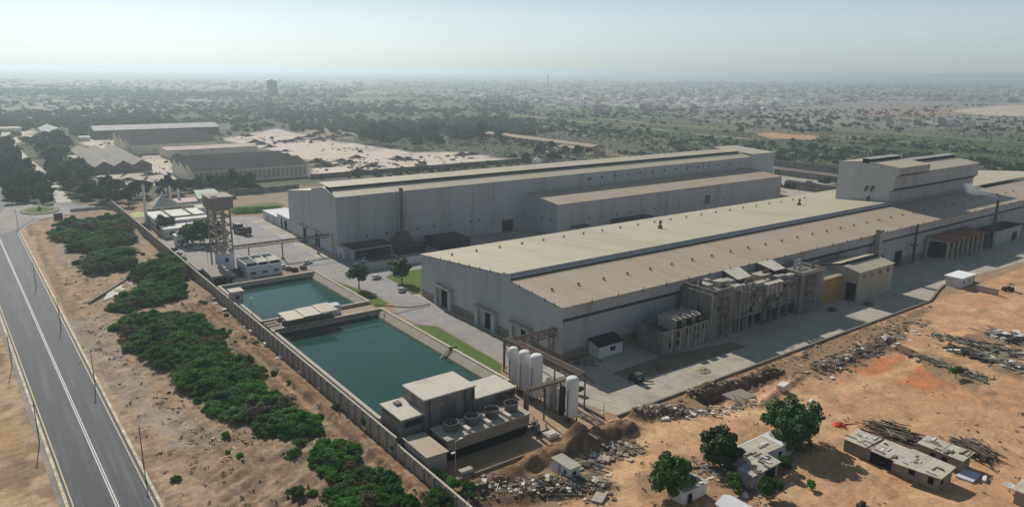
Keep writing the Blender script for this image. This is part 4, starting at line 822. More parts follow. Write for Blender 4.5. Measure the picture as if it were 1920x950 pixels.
# ================================================================ PONDS AND BOUNDARY WALL
bank = mat('pond_bank_concrete', (0.40, 0.345, 0.27), 0.14, 0.5, 0.9, 0.15, stain=(0.27, 0.22, 0.17), stain_amt=0.5, stain_scale=0.2, seam=(1, 6.0, 0.1))
rim = mat('pond_rim_concrete', (0.50, 0.44, 0.35), 0.12, 0.6, 0.9, 0.15, stain=(0.30, 0.25, 0.19), stain_amt=0.4, stain_scale=0.3)
def pond(label, x0, y0, x1, y1):
    t = thing('pond_basin', label, 'reservoir', (x0, y0, 0)); zt, zw, r = 3.5, 0.6, 0.9
    for n_, pts in (('right_bank', [(x1, y0), (x1, y1)]),):
        g = MB(); g.extr([(x1+1.2, 0), (x1+r, zt-.05), (x1, zt-.05), (x1-3.4, zw), (x1-3.4, 0)][::-1], 'y', y0, y1); g.build('sloped_bank', bank, t)
    wl_ = mat('algae_waterline', (.085, .095, .06), .4, .8, .9, .1)
    k_ = 3.4/(zt-.05-zw); a_, b_ = x1-(zt-.05-1.25)*k_, x1-(zt-.05-1.75)*k_
    g = MB(); g.slab([(a_, y0, 1.262), (b_, y0, 1.762), (b_, y1, 1.762), (a_, y1, 1.262)][::-1], -.02); g.box(x0, y1-.012, 1.2, x1-3.4, y1+.1, 1.9); g.build('waterline', wl_, t)
    g = MB(); g.box(x0-r, y0, 0, x0, y1, zt-.05); g.box(x0-r, y1, 0, x1+r, y1+.8, zt-.05); g.box(x0-r, y0-.8, 0, x1+r, y0, zt-.05); g.build('retaining_wall', pale_c, t)
    g = MB(); g.box(x1-.1, y0, zt-.04, x1+.75, y1, zt+.12); g.box(x0-.8, y0, zt-.04, x0+.1, y1, zt+.12); g.box(x0-.8, y1, zt-.04, x1+.75, y1+.9, zt+.125); g.box(x0-.8, y0-.9, zt-.04, x1+.75, y0, zt+.125); g.build('rim', rim, t)
    return t
p2 = pond('larger square green pond with sloping concrete bank nearest the camera', 67.8, 140.5, 103.4, 210.5)
g = MB(); g.box(102.8, 166.8, 3.3, 105.2, 167.5, 3.9); g.slab([(99.6, 166.7, 1.3), (103, 166.7, 3.75), (103, 167.5, 3.75), (99.6, 167.5, 1.3)], .2); g.build('inlet_chute', steel, p2)
p1 = pond('smaller green pond between the canopy and the white pump house', 67.8, 221.0, 103.4, 266.5)
g = MB(); g.box(68, 211.4, 0, 104, 220.1, 2.6); g.box(88, 212.4, 2.6, 103.5, 216.5, 2.72); o = solo(g, 'pond_dyke', mat('dyke_soil', (.34, .245, .17), .2, .6), 'earth topped dyke between the two ponds', 'dyke', loc=(68, 211, 0))
cn = thing('pump_canopy', 'open canopy of three stepped pale roof panels on the dyke between the ponds', 'canopy', (71.5, 209.5, 2.6))
for k in range(3):
    x = 71.6+5.5*k; z = 6.0+.25*k
    g = MB(); g.slab([(x, 209.3, z), (x+5.4, 209.3, z), (x+5.4, 217.6, z+.25), (x, 217.6, z+.25)], .22); g.build('roof_panel', roof_cream, cn)
    for y in (209.9, 217): g = MB(); g.tube((x+.4, y, 2.6), (x+.4, y, z), .16, n=5); g.build('post', steel, cn)
g = MB(); g.box(72.2, 211.3, 2.6, 87.2, 216, 4.2); g.build('pump_bank', steel, cn)
g = MB(); g.box(88.3, 215, 2.6, 91.4, 218.5, 6.0); solo(g, 'switch_box', bluewhite, 'small bluish white switch room beside the pond canopy', 'switch room', loc=(88, 215, 2.6))
for k in range(3):
    g = MB(); y = 212.2+2.6*k; g.box(67.2, y, 2.7, 71.2, y+.6, 3.6); g.box(70.6, y-.6, 2.7, 71.2, y+1.4, 3.6)
    solo(g, 'channel_wall', rim, ('nearest', 'middle', 'farthest')[k]+' of three short concrete channel walls left of the pond canopy', 'channel wall', 'channel walls on the dyke', loc=(67, y, 2.7))
g = MB(); g.path([(66.5, 208, 3.9), (103, 207.5, 3.9)], .18, 6); g.path([(104, 216, 3.2), (116, 214, .6), (124, 214, .4)], .2, 6)
solo(g, 'water_pipe', rust, 'long thin water pipe crossing the dyke towards the main hall', 'pipe', loc=(70, 208, 3.5))
wl = thing('boundary_wall', 'long grey panelled boundary wall between scrub verge and the works', 'wall', (65.5, 96, 0))
wallm = mat('wall_panel', (0.37, 0.335, 0.28), 0.15, 0.5, 0.9, 0.15, streak=(1, 1, .25), stain=(0.21, 0.18, 0.14), stain_amt=0.5, stain_scale=0.3, seam=(1, 2.0, 0.08))
hw = lambda y: 4.4 if y > 128 else 3.0
g = MB(); g.box(65.3, 60, -.2, 65.55, 128, 2.9); g.box(65.3, 128, -.2, 65.55, 480, 4.3); g.build('panel', wallm, wl)
g = MB(); g.box(65.2, 60, 2.91, 65.65, 128, 3.05); g.box(65.2, 128, 4.31, 65.65, 480, 4.45); g.build('coping', rim, wl)
for k in range(96):
    y = 96+4.0*k; g = MB(); g.box(64.95, y, -.2, 65.31, y+.4, hw(y)-.12); g.build('post', mat('wall_post', (.31, .275, .225), .2, .7), wl)
g = MB(); g.box(66.0, 245.8, 0, 69.6, 249.8, 6.6); t_ = thing('wall_hut', 'small pale hut standing on the boundary wall beside the smaller pond', 'hut', (66, 246, 0)); g.build('wall', pale_c, t_)
g = MB(); g.box(65.6, 245.3, 6.6, 70, 250.2, 6.9); g.build('roof', slab_c, t_); face_box(t_, 'window', 's', 1.2, 1.2, 4, 1.3, 66, 245.8, 69.6, 249.8, glass)
BX = [(421, 580), (471.8, 619.8), (499, 643), (530, 668), (564, 696), (600.6, 726.7), (642, 761.5), (686, 800.5), (735, 842)]
g = MB(); g.box(-.6, -.6, -.8, .6, .6, .25); g.box(-.75, -.75, .25, .75, .75, .42)
c0 = solo(g, 'drain_chamber', mat('chamber_white', (.68, .66, .6), .1, 1, rand=.15), 'small white capped drain chamber in the row outside the boundary wall', 'drain chamber', 'white drain chambers along the boundary wall')
for i, p in enumerate(BX):
    x, y = at(*p, 0.4); o = c0 if i == 0 else dup(c0, label=('small white capped drain chamber in the row outside the boundary wall'))
    o.location = (x, y, gz(x, y)+.25); o.rotation_euler = (0, 0, rnd.uniform(-.2, .2))
# loose stones at the foot of the wall
def rubble(name, label, pts, n, s0, s1, mats, flat_=.5, kind='stuff', spread=1.5, bars=0.0, cat='rubble'):
    # blocks and sticks strewn along a line of photo points
    g = MB(); Q = [at(*p) for p in pts]
    for k in range(n):
        i = rnd.randrange(len(Q)-1); t = rnd.random()
        x = Q[i][0]*(1-t)+Q[i+1][0]*t+rnd.gauss(0, spread); y = Q[i][1]*(1-t)+Q[i+1][1]*t+rnd.gauss(0, spread); z = gz(x, y)
        s = s0+(s1-s0)*rnd.random()**3; a = rnd.random()*math.pi; c, sn = math.cos(a), math.sin(a); mi = rnd.randrange(len(mats))
        if rnd.random() < bars:
            L = s*rnd.uniform(2.5, 6); g.tube((x-c*L, y-sn*L, z+.1+rnd.random()*.3), (x+c*L, y+sn*L, z+.15+rnd.random()*.8), .07+.06*s, n=4, mi=mi); continue
        l, w_, h = s*rnd.uniform(.7, 1.5), s*rnd.uniform(.5, 1), s*rnd.uniform(.3, 1)*flat_
        tl = rnd.uniform(-.35, .35)*l
        P = [(x-c*l+sn*w_, y-sn*l-c*w_), (x+c*l+sn*w_*.8, y+sn*l-c*w_), (x+c*l*.8-sn*w_, y+sn*l+c*w_), (x-c*l-sn*w_*.9, y-sn*l+c*w_)]
        g.prism(P, z-.3, [z+h-tl*.5, z+h+tl*.5, z+h+tl*.4, z+h-tl*.5], mi)
    o = g.build(name, mats); tag(o, label, cat, None, kind); return o
st_pale = mat('stone_pale', (.42, .36, .28), .25, 1); st_grey = mat('stone_grey', (.25, .21, .165), .3, 1); st_brown = mat('stone_brown', (.17, .125, .085), .3, 1); st_dark = mat('scrap_dark', (.055, .05, .045), .3, 1); st_white = mat('stone_white', (.66, .63, .57), .12, 1); st_green = mat('scrap_green', (.10, .12, .075), .3, 1)
rubble('loose_stone', 'pale stones strewn along the foot of the boundary wall', [(400, 560), (520, 660), (640, 755), (780, 880), (850, 940)], 150, .15, .6, [st_pale, st_grey, st_white], spread=.8)
rubble('loose_stone', 'grey stones on the gravelly part of the verge', [(120, 480), (160, 520), (190, 640), (260, 720), (360, 800), (460, 860)], 260, .12, .5, [st_pale, st_grey, st_brown], spread=3)
lw = MB()
Qa, Qb = at(168, 571), at(273, 505)
lw.prism([(Qa[0], Qa[1]), (Qb[0], Qb[1]), (Qb[0]-.5, Qb[1]+.6), (Qa[0]-.5, Qa[1]+.6)], -.2, 1.0)
solo(lw, 'low_wall', st_grey, 'low dark wall slanting across the scrub verge beside white gravel', 'wall', loc=(Qa[0], Qa[1], 0))
# utility poles beside the road
def pole(px, py, h, label, i=[0]):
    x, y = at(px, py); t = thing('utility_pole', label, 'utility pole', (x, y, 0), 'brown poles along the road')
    g = MB(); g.tube((x, y, -.3), (x, y, h), .13, .08, n=6); g.build('pole', rust, t)
    g = MB(); g.box(x-.5, y-.05, h-.8, x+.5, y+.05, h-.7); g.build('cross_arm', rust, t); return t
for px, py, h, lab in ((270, 877, 9.6, 'thin brown pole nearest the camera on the right of the road'), (178, 720, 9.8, 'second thin brown pole on the right of the road'), (114, 613, 9.6, 'third thin brown pole on the right of the road'), (68, 537, 9.4, 'fourth thin brown pole on the right of the road'), (34, 428, 9.4, 'far thin pole on the road edge by the roundabout'), (74, 830, 9.6, 'nearer thin brown pole on the left of the road'), (23, 688, 9.4, 'farther thin brown pole on the left of the road')):
    pole(px, py, h, lab)
for px, py, h, lab in ((350, 505, 10, 'thin pale pole beside the sheds left of the water tower'), (391, 500, 10, 'thin pale pole touching the foot of the water tower'), (475, 610, 9, 'thin pole at the left edge of the smaller pond'), (205, 330, 16, 'tall thin mast among trees left of the triple gabled shed'), (143, 372, 16, 'tall thin mast near the avenue mouth')):
    x, y = at(px, py); t = thing('pole', lab, 'pole', (x, y, 0)); g = MB(); g.tube((x, y, 0), (x, y, h), .12, .08, n=5); g.build('shaft', galv, t); g = MB(); g.box(x-.4, y-.2, h, x+.4, y+.2, h+.25); g.build('head', galv, t)

# ================================================================ LEFT SIDE OF THE WORKS
wt = thing('water_tower', 'rusty brown water tower with a square tank over a white base room', 'water tower', (77, 304, 0))
colm = mat('reddish_concrete', (0.30, 0.235, 0.20), 0.2, .6, .9, stain=(.40, .36, .32), stain_amt=.6, stain_scale=.3, stain_cut=.5)
for x in (77, 80, 83.3):
    for y in (304, 313.3):
        g = MB(); g.box(x, y, 0, x+.6, y+.6, 24.5); g.build('column', colm, wt)
for z in (7.2, 10.6, 14, 17.4, 20.8, 23.9):
    g = MB(); e = .003; g.box(77.6, 304+e, z, 83.3, 304.6-e, z+.5); g.box(77.6, 313.3+e, z, 83.3, 313.9-e, z+.5); g.box(77+e, 304.6, z, 77.6-e, 313.3, z+.5); g.box(83.3+e, 304.6, z, 83.9-e, 313.3, z+.5); g.build('beam', colm, wt)
g = MB()
for k, z in enumerate((7.4, 10.8, 14.2, 17.6, 21)):
    a, b_ = (78, 83) if k % 2 else (83, 78); g.slab([(a, 308, z), (b_, 308, z+3.3), (b_, 309.2, z+3.3), (a, 309.2, z)] if a < b_ else [(b_, 308, z+3.3), (a, 308, z), (a, 309.2, z), (b_, 309.2, z+3.3)], .2)
g.build('stair', pale_c, wt)
g = MB(); g.box(76, 303, 24.6, 84.9, 314.9, 29.3); tk = g.build('tank', mat('tank_concrete', (.24, .205, .185), .15, .5, streak=(1, 1, .2), stain=(.36, .30, .26), stain_amt=.5, stain_scale=.3), wt)
g = MB(); g.box(75.7, 302.7, 29.3, 85.2, 315.2, 29.7); g.box(77, 304, 29.7, 79, 307, 30.2); g.build('tank_top', pale_c, tk, wt)
g = MB(); g.box(77.1, 301.6, 0, 83.0, 307.5, 6.4); bs = g.build('base_room', bluewhite, wt); g = MB(); g.box(76.8, 301.3, 6.4, 83.3, 307.8, 6.7); g.build('base_roof', slab_c, bs, wt); g = MB(); g.box(79.5, 301.54, 3.2, 80.9, 301.7, 4.8); g.build('window', glass, bs, wt)
pb = thing('pipe_bridge', 'long thin pipe bridge on slim legs from the water tower to the long hall', 'pipe bridge', (84, 306, 0))
g = MB(); truss(g, (84, 306), (126, 306), 7.0, 8.0, (0, 1.2), 18, .09); g.path([(84, 306, 8.3), (126.2, 306, 8.3)], .3, 6); g.build('span', rust, pb)
for x in (90.5, 104.7, 120.7): g = MB(); g.tube((x, 306, 0), (x, 306, 7), .28, n=6); g.box(x-.6, 305.4, 0, x+.6, 306.6, .5); g.build('leg', rust, pb)
g = MB(); g.tube((125.6, 301, 0), (125.6, 301, 10), .25, n=6); solo(g, 'vent_pipe', ochre, 'short ochre post at the near corner of the long hall', 'pipe', loc=(125.6, 301, 0))
ph = thing('pump_house', 'white pump house with three dark rooftop bays behind the smaller pond', 'pump house', (82.5, 284, 0))
g = MB(); g.box(82.5, 284, 0, 96.4, 296.5, 4.4); g.build('wall', bluewhite, ph)
g = MB()
for k in range(3):
    x = 82.9+4.6*k; g.box(x, 284.6, 4.4, x+4.2, 296, 4.5)
g.build('roof_bay', dark, ph)
for k in range(3):
    x = 83.2+4.6*k; g = MB(); g.slab([(x, 285.6, 5.4), (x+3.6, 285.6, 5.4), (x+3.6, 291, 5.9), (x, 291, 5.9)], .25); g.build('chiller_top', slab_c if k else rough_c, ph)
g = MB()
for k in range(4): x = 82.5+4.5*k; g.box(x, 284.1, 4.4, x+.4, 296.4, 5.6)
g.box(82.9, 295.9, 4.4, 96, 296.3, 5.8); g.build('parapet', white, ph)
for k in range(3): face_box(ph, 'window', 's', 1.6+4.6*k, 2, 1.2, 1.0, 82.5, 284, 96.4, 296.5, glass)
g = MB()
for x, z in ((79.5, 2.6), (80.6, 2.2), (78, 1.6), (81.5, 3)): g.lathe(x, 286+rnd.random()*8, [(.7, 0), (.7, z), (.4, z+.4)], 10); g.path([(x, 288, z*.6), (82.4, 288, z*.6)], .2)
solo(g, 'pump_set', steel, 'dark pumps and vessels between pump house and grey roofed sheds', 'pump', loc=(80, 288, 0))
block('store_shed', 'flat grey roofed store just inside the boundary wall left of the water tower', 'shed', 66.8, 292, 72.4, 307, 3.8, rough_c, mat('grey_flat_roof', (.30, .255, .215), .12, .4))
block('store_shed', 'grey roofed shed with a lit ridge between the boundary wall and pump house', 'shed', 68, 277.5, 73.4, 291.5, 4.2, rough_c, mat('grey_flat_roof', (.30, .255, .215), .12, .4), slope=.8, dark_front=True)
block('store_shed', 'narrow pale roofed shed left of the white pump house', 'shed', 74, 279, 77, 297, 3.2, rough_c, pale_c, dark_front=True)
for k in range(3):
    g = MB(); x = 74.4+2.4*k; g.box(x, 271.5, 0, x+1.8, 275, 2.6); g.box(x-.1, 271.4, 2.6, x+1.9, 275.1, 2.75); solo(g, 'concrete_block', rim, ('left', 'middle', 'right')[k]+' of three pale concrete blocks behind the smaller pond', 'block', 'pale concrete blocks behind the pond', loc=(x, 271, 0))
# gate and office cluster
ad = thing('admin_building', 'wide white flat roofed office building behind the trees left of the water tower', 'office building', (72.5, 390, 0))
g = MB(); g.box(72.5, 389, 0, 97, 421, 5.6); g.box(72.5, 376, 0, 97.5, 388.99, 4.2); g.build('wall', white, ad)
g = MB(); g.box(72.1, 396.5, 5.6, 97.4, 421.4, 5.9); g.box(72.1, 388.6, 5.6, 97.4, 395.5, 5.95); g.box(72.1, 375.6, 4.2, 97.9, 388.5, 4.5); g.build('roof', mat('white_roof', (.72, .69, .62), .08, .5, stain=(.5, .45, .36), stain_amt=.5, stain_scale=.1), ad)
g = MB(); g.box(72.3, 395.6, 5.6, 97.2, 396.4, 6.6); g.box(80, 396.6, 5.9, 80.6, 421, 6.7); g.box(90.5, 396.6, 5.9, 91.1, 421, 6.7); g.box(72.3, 421, 5.9, 97.2, 421.4, 6.9); g.build('parapet', mat('mossy_parapet', (.22, .20, .15), .2, .6), ad)
for k in range(8): face_box(ad, 'window', 'w', 2+5.2*k, 2.4, 1.2, 1.8, 72.5, 376, 97, 421, glass)
for k in range(5): face_box(ad, 'window', 's', 2+4.6*k, 2.2, 1.4, 1.6, 72.5, 376, 97.5, 421, glass)
g = MB(); px_, py_ = 86.5, 446
for z0, z1, r0, r1 in ((0, 4.5, 5.5, 5.5),): g.box(px_-5, py_-5, 0, px_+5, py_+5, 4.6)
mq = thing('prayer_hall', 'small hall with a pale pyramid roof behind the white office building', 'prayer hall', (px_, py_, 0)); g.build('wall', white, mq)
g = MB(); g.add([(px_-6.2, py_-6.2, 4.6), (px_+6.2, py_-6.2, 4.6), (px_+6.2, py_+6.2, 4.6), (px_-6.2, py_+6.2, 4.6), (px_, py_, 10.5)], [(0, 1, 4), (1, 2, 4), (2, 3, 4), (3, 0, 4), (3, 2, 1, 0)]); rr = g.build('roof', mat('pyramid_roof', (.46, .42, .37), .1, .5), mq); g = MB(); g.lathe(px_, py_, [(.5, 10.2), (.6, 11.2), (.1, 12.4)], 8); g.build('finial', white, rr, mq)
for (px, py, pt, lab) in ((276, 423, 361, 'tall white spire nearest the boundary wall beside the offices'), (289.6, 378, 366, 'short white spire behind the pyramid roofed hall'), (320.5, 378.5, 356, 'tall white spire right of the pyramid roof'), (336.5, 384.5, 361, 'pinkish white spire above the white office roof')):
    x, y = at(px, py); h = (py-pt)/F*math.hypot(math.hypot(x, y), 80)*1.05
    t = thing('spire', lab, 'spire', (x, y, 0)); g = MB(); g.tube((x, y, 0), (x, y, h), .85, .6, n=8); g.build('shaft', white, t); g = MB(); g.lathe(x, y, [(.9, h-.6), (.9, h), (.5, h+1.2), (.05, h+2)], 8); g.build('tip', white, t)
kk = block('gate_kiosk', 'small white kiosk with a domed porch under the trees', 'kiosk', 73, 356, 78.5, 361, 4.6, white, white, doors=(('s', 2, 1.4, 2.6),), wins=(('s', .4, 1, 1.4, 1.2), ('s', 4, 1, 1.4, 1.2)))
g = MB(); g.lathe(75.7, 358.5, [(2.2, 4.9), (1.9, 5.9), (1.0, 6.6), (.2, 6.9)], 14); g.build('dome', white, kk)
t = thing('gate_canopy', 'yellow green tent canopy beside the boundary wall at the gate', 'canopy', (66.5, 416, 0))
g = MB(); g.slab([(66, 412.5, 4.6), (72.5, 414, 4.6), (72.5, 426, 4.6), (66, 426, 4.6)], .2); g.add([(66, 412.5, 4.65), (72.5, 414, 4.65), (72.5, 426, 4.65), (66, 426, 4.65), (69.3, 420, 6.6)], [(0, 1, 4), (1, 2, 4), (2, 3, 4), (3, 0, 4)]); g.build('cover', mat('yellow_canvas', (.58, .62, .24), .1, .6), t)
for a, b_ in ((66.4, 413), (72.2, 414.4), (72.2, 425.6), (66.4, 425.6)): g = MB(); g.tube((a, b_, 0), (a, b_, 4.6), .15, n=5); g.build('post', white, t)
t = thing('gate_canopy', 'pale green flat canopy behind the water tower tank', 'canopy', (108, 455, 0))
g = MB(); g.slab([(105.5, 446, 6.2), (120, 447, 6.2), (122.5, 476, 6.6), (110.5, 476, 6.6)], .5); g.build('cover', mat('green_canopy', (.40, .48, .38), .1, .6), t)
for a, b_ in ((107, 448), (118.5, 448.5), (121, 474), (111.5, 474)): g = MB(); g.tube((a, b_, 0), (a, b_, 6), .3, n=6); g.build('post', white, t)
block('gate_store', 'pink roofed low house behind the white office building', 'house', 96, 452, 112, 466, 3.6, white, mat('pink_roof', (.55, .40, .38), .1, .5))
block('gate_store', 'white roofed low house beside the pyramid roofed hall', 'house', 97, 428, 112, 440, 3.6, white, slab_c)
# roundabout ornament, road kiosk, wall pieces
t = thing('roundabout_ornament', 'small sculpture on a plinth among plants on the roundabout', 'sculpture', (30.5, 492, .45))
g = MB(); g.box(29.6, 491.1, .45, 31.4, 492.9, 1.6); g.build('plinth', st_grey, t); g = MB(); g.lathe(30.5, 492, [(.5, 1.6), (.35, 3), (.9, 4.2), (.6, 5.2), (.1, 5.8)], 8); g.build('figure', st_white, t)
g = MB(); g.box(34.2, 455.4, 0, 38.2, 458, 3.0); g.box(34, 455.2, 3.0, 38.4, 458.2, 3.2); solo(g, 'road_kiosk', st_dark, 'dark little kiosk standing at the road corner by the roundabout', 'kiosk', loc=(36, 456, 0))
block('gate_hut', 'small flat roofed hut with a white roof at the road end by the trees', 'hut', 57, 521, 63, 525, 2.6, rough_c, white, over=.6)
g = MB(); g.box(44, 476.5, 0, 64, 477.2, 1.6); solo(g, 'low_wall', pale_c, 'short pale wall where the side road meets the boundary wall', 'wall', loc=(44, 476, 0))
g = MB(); g.box(133, 484, 0, 180, 484.6, 3.6); g.box(110, 470, 0, 134, 470.5, 2.4); solo(g, 'garden_wall', rough_c, 'plain grey wall behind the lawn beyond the water tower', 'wall', loc=(133, 484, 0))
g = MB(); g.box(205, 526.8, 0, 440, 527.4, 3.4); solo(g, 'yard_wall', st_brown, 'long dark wall along the near side of the dusty scrap yard', 'wall', loc=(205, 527, 0))
# ---------------------------------------------------------------- vehicles
tyre = mat('tyre_black', (.02, .02, .02), .1, 1)
def make_car(body, label):
    t = thing('parked_car', label, 'car', (0, 0, 0), 'cars parked in the works yard')
    g = MB(); g.extr([(-2.05, .35), (-2.1, .8), (-1.95, 1.0), (1.0, 1.02), (2.0, .85), (2.1, .4)][::-1], 'y', -.85, .85); g.build('body', body, t)
    g = MB(); vs = []
    g.add([(-1.7, -.78, 1.0), (.9, -.78, 1.02), (.9, .78, 1.02), (-1.7, .78, 1.0), (-1.35, -.64, 1.5), (.25, -.64, 1.5), (.25, .64, 1.5), (-1.35, .64, 1.5)], [(0, 1, 5, 4), (1, 2, 6, 5), (2, 3, 7, 6), (3, 0, 4, 7)]); g.build('window', glass, t)
    g = MB(); g.box(-1.38, -.66, 1.495, .28, .66, 1.56); g.build('roof', body, t)
    for x in (-1.3, 1.3):
        for s in (-1, 1): g = MB(); g.tube((x, s*.7, .33), (x, s*.88, .33), .33, n=12); g.build('wheel', tyre, t)
    return t
cw = mat('car_paint_white', (.75, .75, .74), .03, 1, .25, .5); cd = mat('car_paint_dark', (.05, .06, .08), .05, 1, .25, .5)
CARS = [((754, 546), 'w', 40, 'white car near the palm corner of the main hall gable'), ((706, 522), 'w', 20, 'white car alone on the open yard between the two trees'), ((531, 503), 'w', 5, 'white car beside the right wall of the pump house'), ((577, 494), 'w', 10, 'white car on the yard right of the pump house'), ((674, 494), 'w', 35, 'white car in front of the low grey yard office'), ((684, 489), 'w', 35, 'white car half behind another beside the yard office'), ((374, 467), 'w', 5, 'pale car parked in the shade below the office trees'), ((325, 470), 'd', 30, 'dark blue car parked by the wall near the office kiosk'), ((333, 478), 'w', 30, 'white car parked by the wall left of the sheds'), ((568, 454), 'd', 15, 'dark car parked by the long hall gable door')]
mcar = {}
for p, k, a, lab in CARS:
    x, y = at(*p)
    if k not in mcar: mcar[k] = make_car(cw if k == 'w' else cd, lab); o = mcar[k]
    else: o = dup(mcar[k], label=lab)
    o.location = (x, y, 0.02); o.rotation_euler = (0, 0, math.radians(a+90 if k == 'd' else a))
tr = thing('lorry', 'black lorry parked alone on the wide yard right of the water tower', 'lorry', (105.8, 366.5, 0)); tr.rotation_euler = (0, 0, .25); tr.scale = (1.35, 1.35, 1.3)
def tb(n_, m_, *bx):
    g = MB()
    for b_ in bx: g.box(*b_)
    return g.build(n_, m_, tr)
x, y = 105.8, 366.5
tb('cab', st_dark, (x-1.25, y-4.6, .7, x+1.25, y-2.4, 3.0)); tb('load_bed', st_dark, (x-1.25, y-2.2, 1.1, x+1.25, y+4.4, 1.4), (x-1.25, y-2.2, 1.4, x-1.15, y+4.4, 2.4), (x+1.15, y-2.2, 1.4, x+1.25, y+4.4, 2.4)); tb('load', steel, (x-1.1, y+.8, 1.4, x+1.1, y+4.2, 3.6), (x-.9, y-2, 1.4, x+.9, y+.6, 2.5)); tb('windscreen', glass, (x-1.0, y-4.66, 1.9, x+1.0, y-4.55, 2.7))
for dy in (-3.5, 1.6, 3.2):
    for s in (-1, 1): g = MB(); g.tube((x+s*.9, y+dy, .5), (x+s*1.25, y+dy, .5), .5, n=12); g.build('wheel', tyre, tr)
x, y = at(1192, 715)
tr2 = thing('tractor', 'dark tractor parked on the shadow edge of the concrete yard', 'tractor', (x, y, 0))
g = MB(); g.box(x-.5, y-.2, .7, x+.5, y+2.0, 1.6); g.build('engine_hood', st_dark, tr2); g = MB(); g.box(x-.8, y-1.7, .8, x+.8, y-.3, 1.3); g.build('seat_deck', st_dark, tr2); g = MB()
for a in (-.7, .7):
    for b_ in (-1.6, -.3): g.tube((x+a, y+b_, 1.2), (x+a, y+b_, 2.6), .07, n=4)
g.box(x-.9, y-1.8, 2.6, x+.9, y-.1, 2.75); g.build('canopy', steel, tr2)
for a, b_, r in ((-1, -1, .85), (1, -1, .85), (-.8, 1.5, .5), (.8, 1.5, .5)): g = MB(); g.tube((x+a-.2, y+b_, r), (x+a+.2, y+b_, r), r, n=14); g.build('wheel', tyre, tr2)
g = MB(); g.tube((x+.9, y-2, .6), (x+3.2, y-3.4, .4), .2, n=6); g.build('tow_bar', steel, tr2)
x, y = at(1889, 545); t2 = dup(tr2, loc=(x, y, 0), rz=1.0, label='small dark tractor on the sand right of the white guard house')
for k, p in enumerate(((541, 506), (553, 508), (569, 504))):
    x, y = at(*p); g = MB(); g.box(x-1.3, y-.8, 0, x+1.3, y+.8, 1.1); g.box(x-1.1, y-.6, 1.1, x+.6, y+.6, 1.5); solo(g, 'skip', (rust, st_dark, st_brown)[k], ('left', 'middle', 'right')[k]+' of three low skips beside the pump house', 'skip', 'low skips beside the pump house', loc=(x, y, 0))
# ================================================================ DIRT LOT: HUTS, HEAPS, SCRAP
sheet_roof = mat('old_sheet_roof', (.50, .45, .36), .22, .8, .85, .2, streak=(1, .3, 1), stain=(.24, .18, .12), stain_amt=.6, stain_scale=.5, stain_cut=.55, seam=(1, 1.0, .14))
mudwall = mat('grey_block_wall', (.30, .255, .20), .18, .6, .92, stain=(.20, .16, .12), stain_amt=.4)
def hut(label, foot, z0s, wallm, roofs, openings=(), group=None, loads=0):
    # foot: wall footprint; z0s: wall-top heights; roofs: list of 3-D sheets
    t = thing('worker_hut', label, 'hut', (foot[0][0], foot[0][1], 0), group)
    g = MB(); g.prism(foot, -.2, z0s); g.build('wall', wallm, t)
    for P in roofs: g = MB(); g.slab(P, .12); r_ = g.build('roof_sheet', sheet_roof, t)
    for (face, p, w_, z, h) in openings:
        xs = [p_[0] for p_ in foot]; ys = [p_[1] for p_ in foot]
        face_box(t, 'opening', face, p, w_, z, h, min(xs), min(ys), max(xs), max(ys), dark)
    for k in range(loads):
        P = roofs[k % len(roofs)]; u, v = rnd.uniform(.12, .85), rnd.uniform(.1, .85)
        a = [P[0][i]*(1-u)*(1-v)+P[1][i]*u*(1-v)+P[2][i]*u*v+P[3][i]*(1-u)*v for i in range(3)]
        L = rnd.uniform(.5, 2.6); w_ = rnd.uniform(.15, .6); g = MB(); an = rnd.choice([0, 1.57])+rnd.uniform(-.12, .12); c, s = math.cos(an), math.sin(an)
        g.prism([(a[0]-c*L/2+s*w_/2, a[1]-s*L/2-c*w_/2), (a[0]+c*L/2+s*w_/2, a[1]+s*L/2-c*w_/2), (a[0]+c*L/2-s*w_/2, a[1]+s*L/2+c*w_/2), (a[0]-c*L/2-s*w_/2, a[1]-s*L/2+c*w_/2)], a[2]-.1, a[2]+rnd.uniform(.1, .35)); g.build('roof_weight', rnd.choice([st_pale, st_grey, st_brown, st_white]), t)
    return t
hut('long grey hut with patched roof sheets and a dark gap, nearer of the right pair', [(145.9, 53.9), (151.8, 53.9), (151.8, 73.6), (145.9, 73.6)], 2.95, mudwall,
    [[(145.3, 68.6, 3.1), (151.9, 68.4, 3.25), (151.9, 74.2, 3.25), (145.3, 73.4, 3.1)], [(145.0, 61.9, 3.05), (152.3, 61.8, 3.3), (152.2, 67.9, 3.3), (145.2, 67.4, 3.05)], [(145.4, 53.3, 3.12), (152.3, 53.5, 3.4), (152.6, 62.3, 3.4), (144.0, 62.1, 3.12)]],
    (('w', .9, 1.1, .9, 1.4), ('w', 4.6, 1.2, 1.1, 1.2), ('w', 9.2, 4.6, .1, 2.4), ('s', 1.2, .8, 1, 1)), loads=26)
hut('grey hut with bright ragged roof sheets, farther of the right pair', [(156.8, 54.4), (161.4, 54.4), (161.4, 63), (156.8, 63)], 2.95, mudwall,
    [[(156.3, 53.9, 3.1), (161.9, 53.9, 3.3), (161.8, 58.4, 3.3), (156.3, 58.4, 3.1)], [(156.3, 58.5, 3.16), (161.7, 58.5, 3.36), (161.5, 63.4, 3.36), (156.4, 63.2, 3.16)]], (('w', 2.6, 1.1, .1, 2.1), ('w', 5, 1, 1, 1.1)), loads=14)
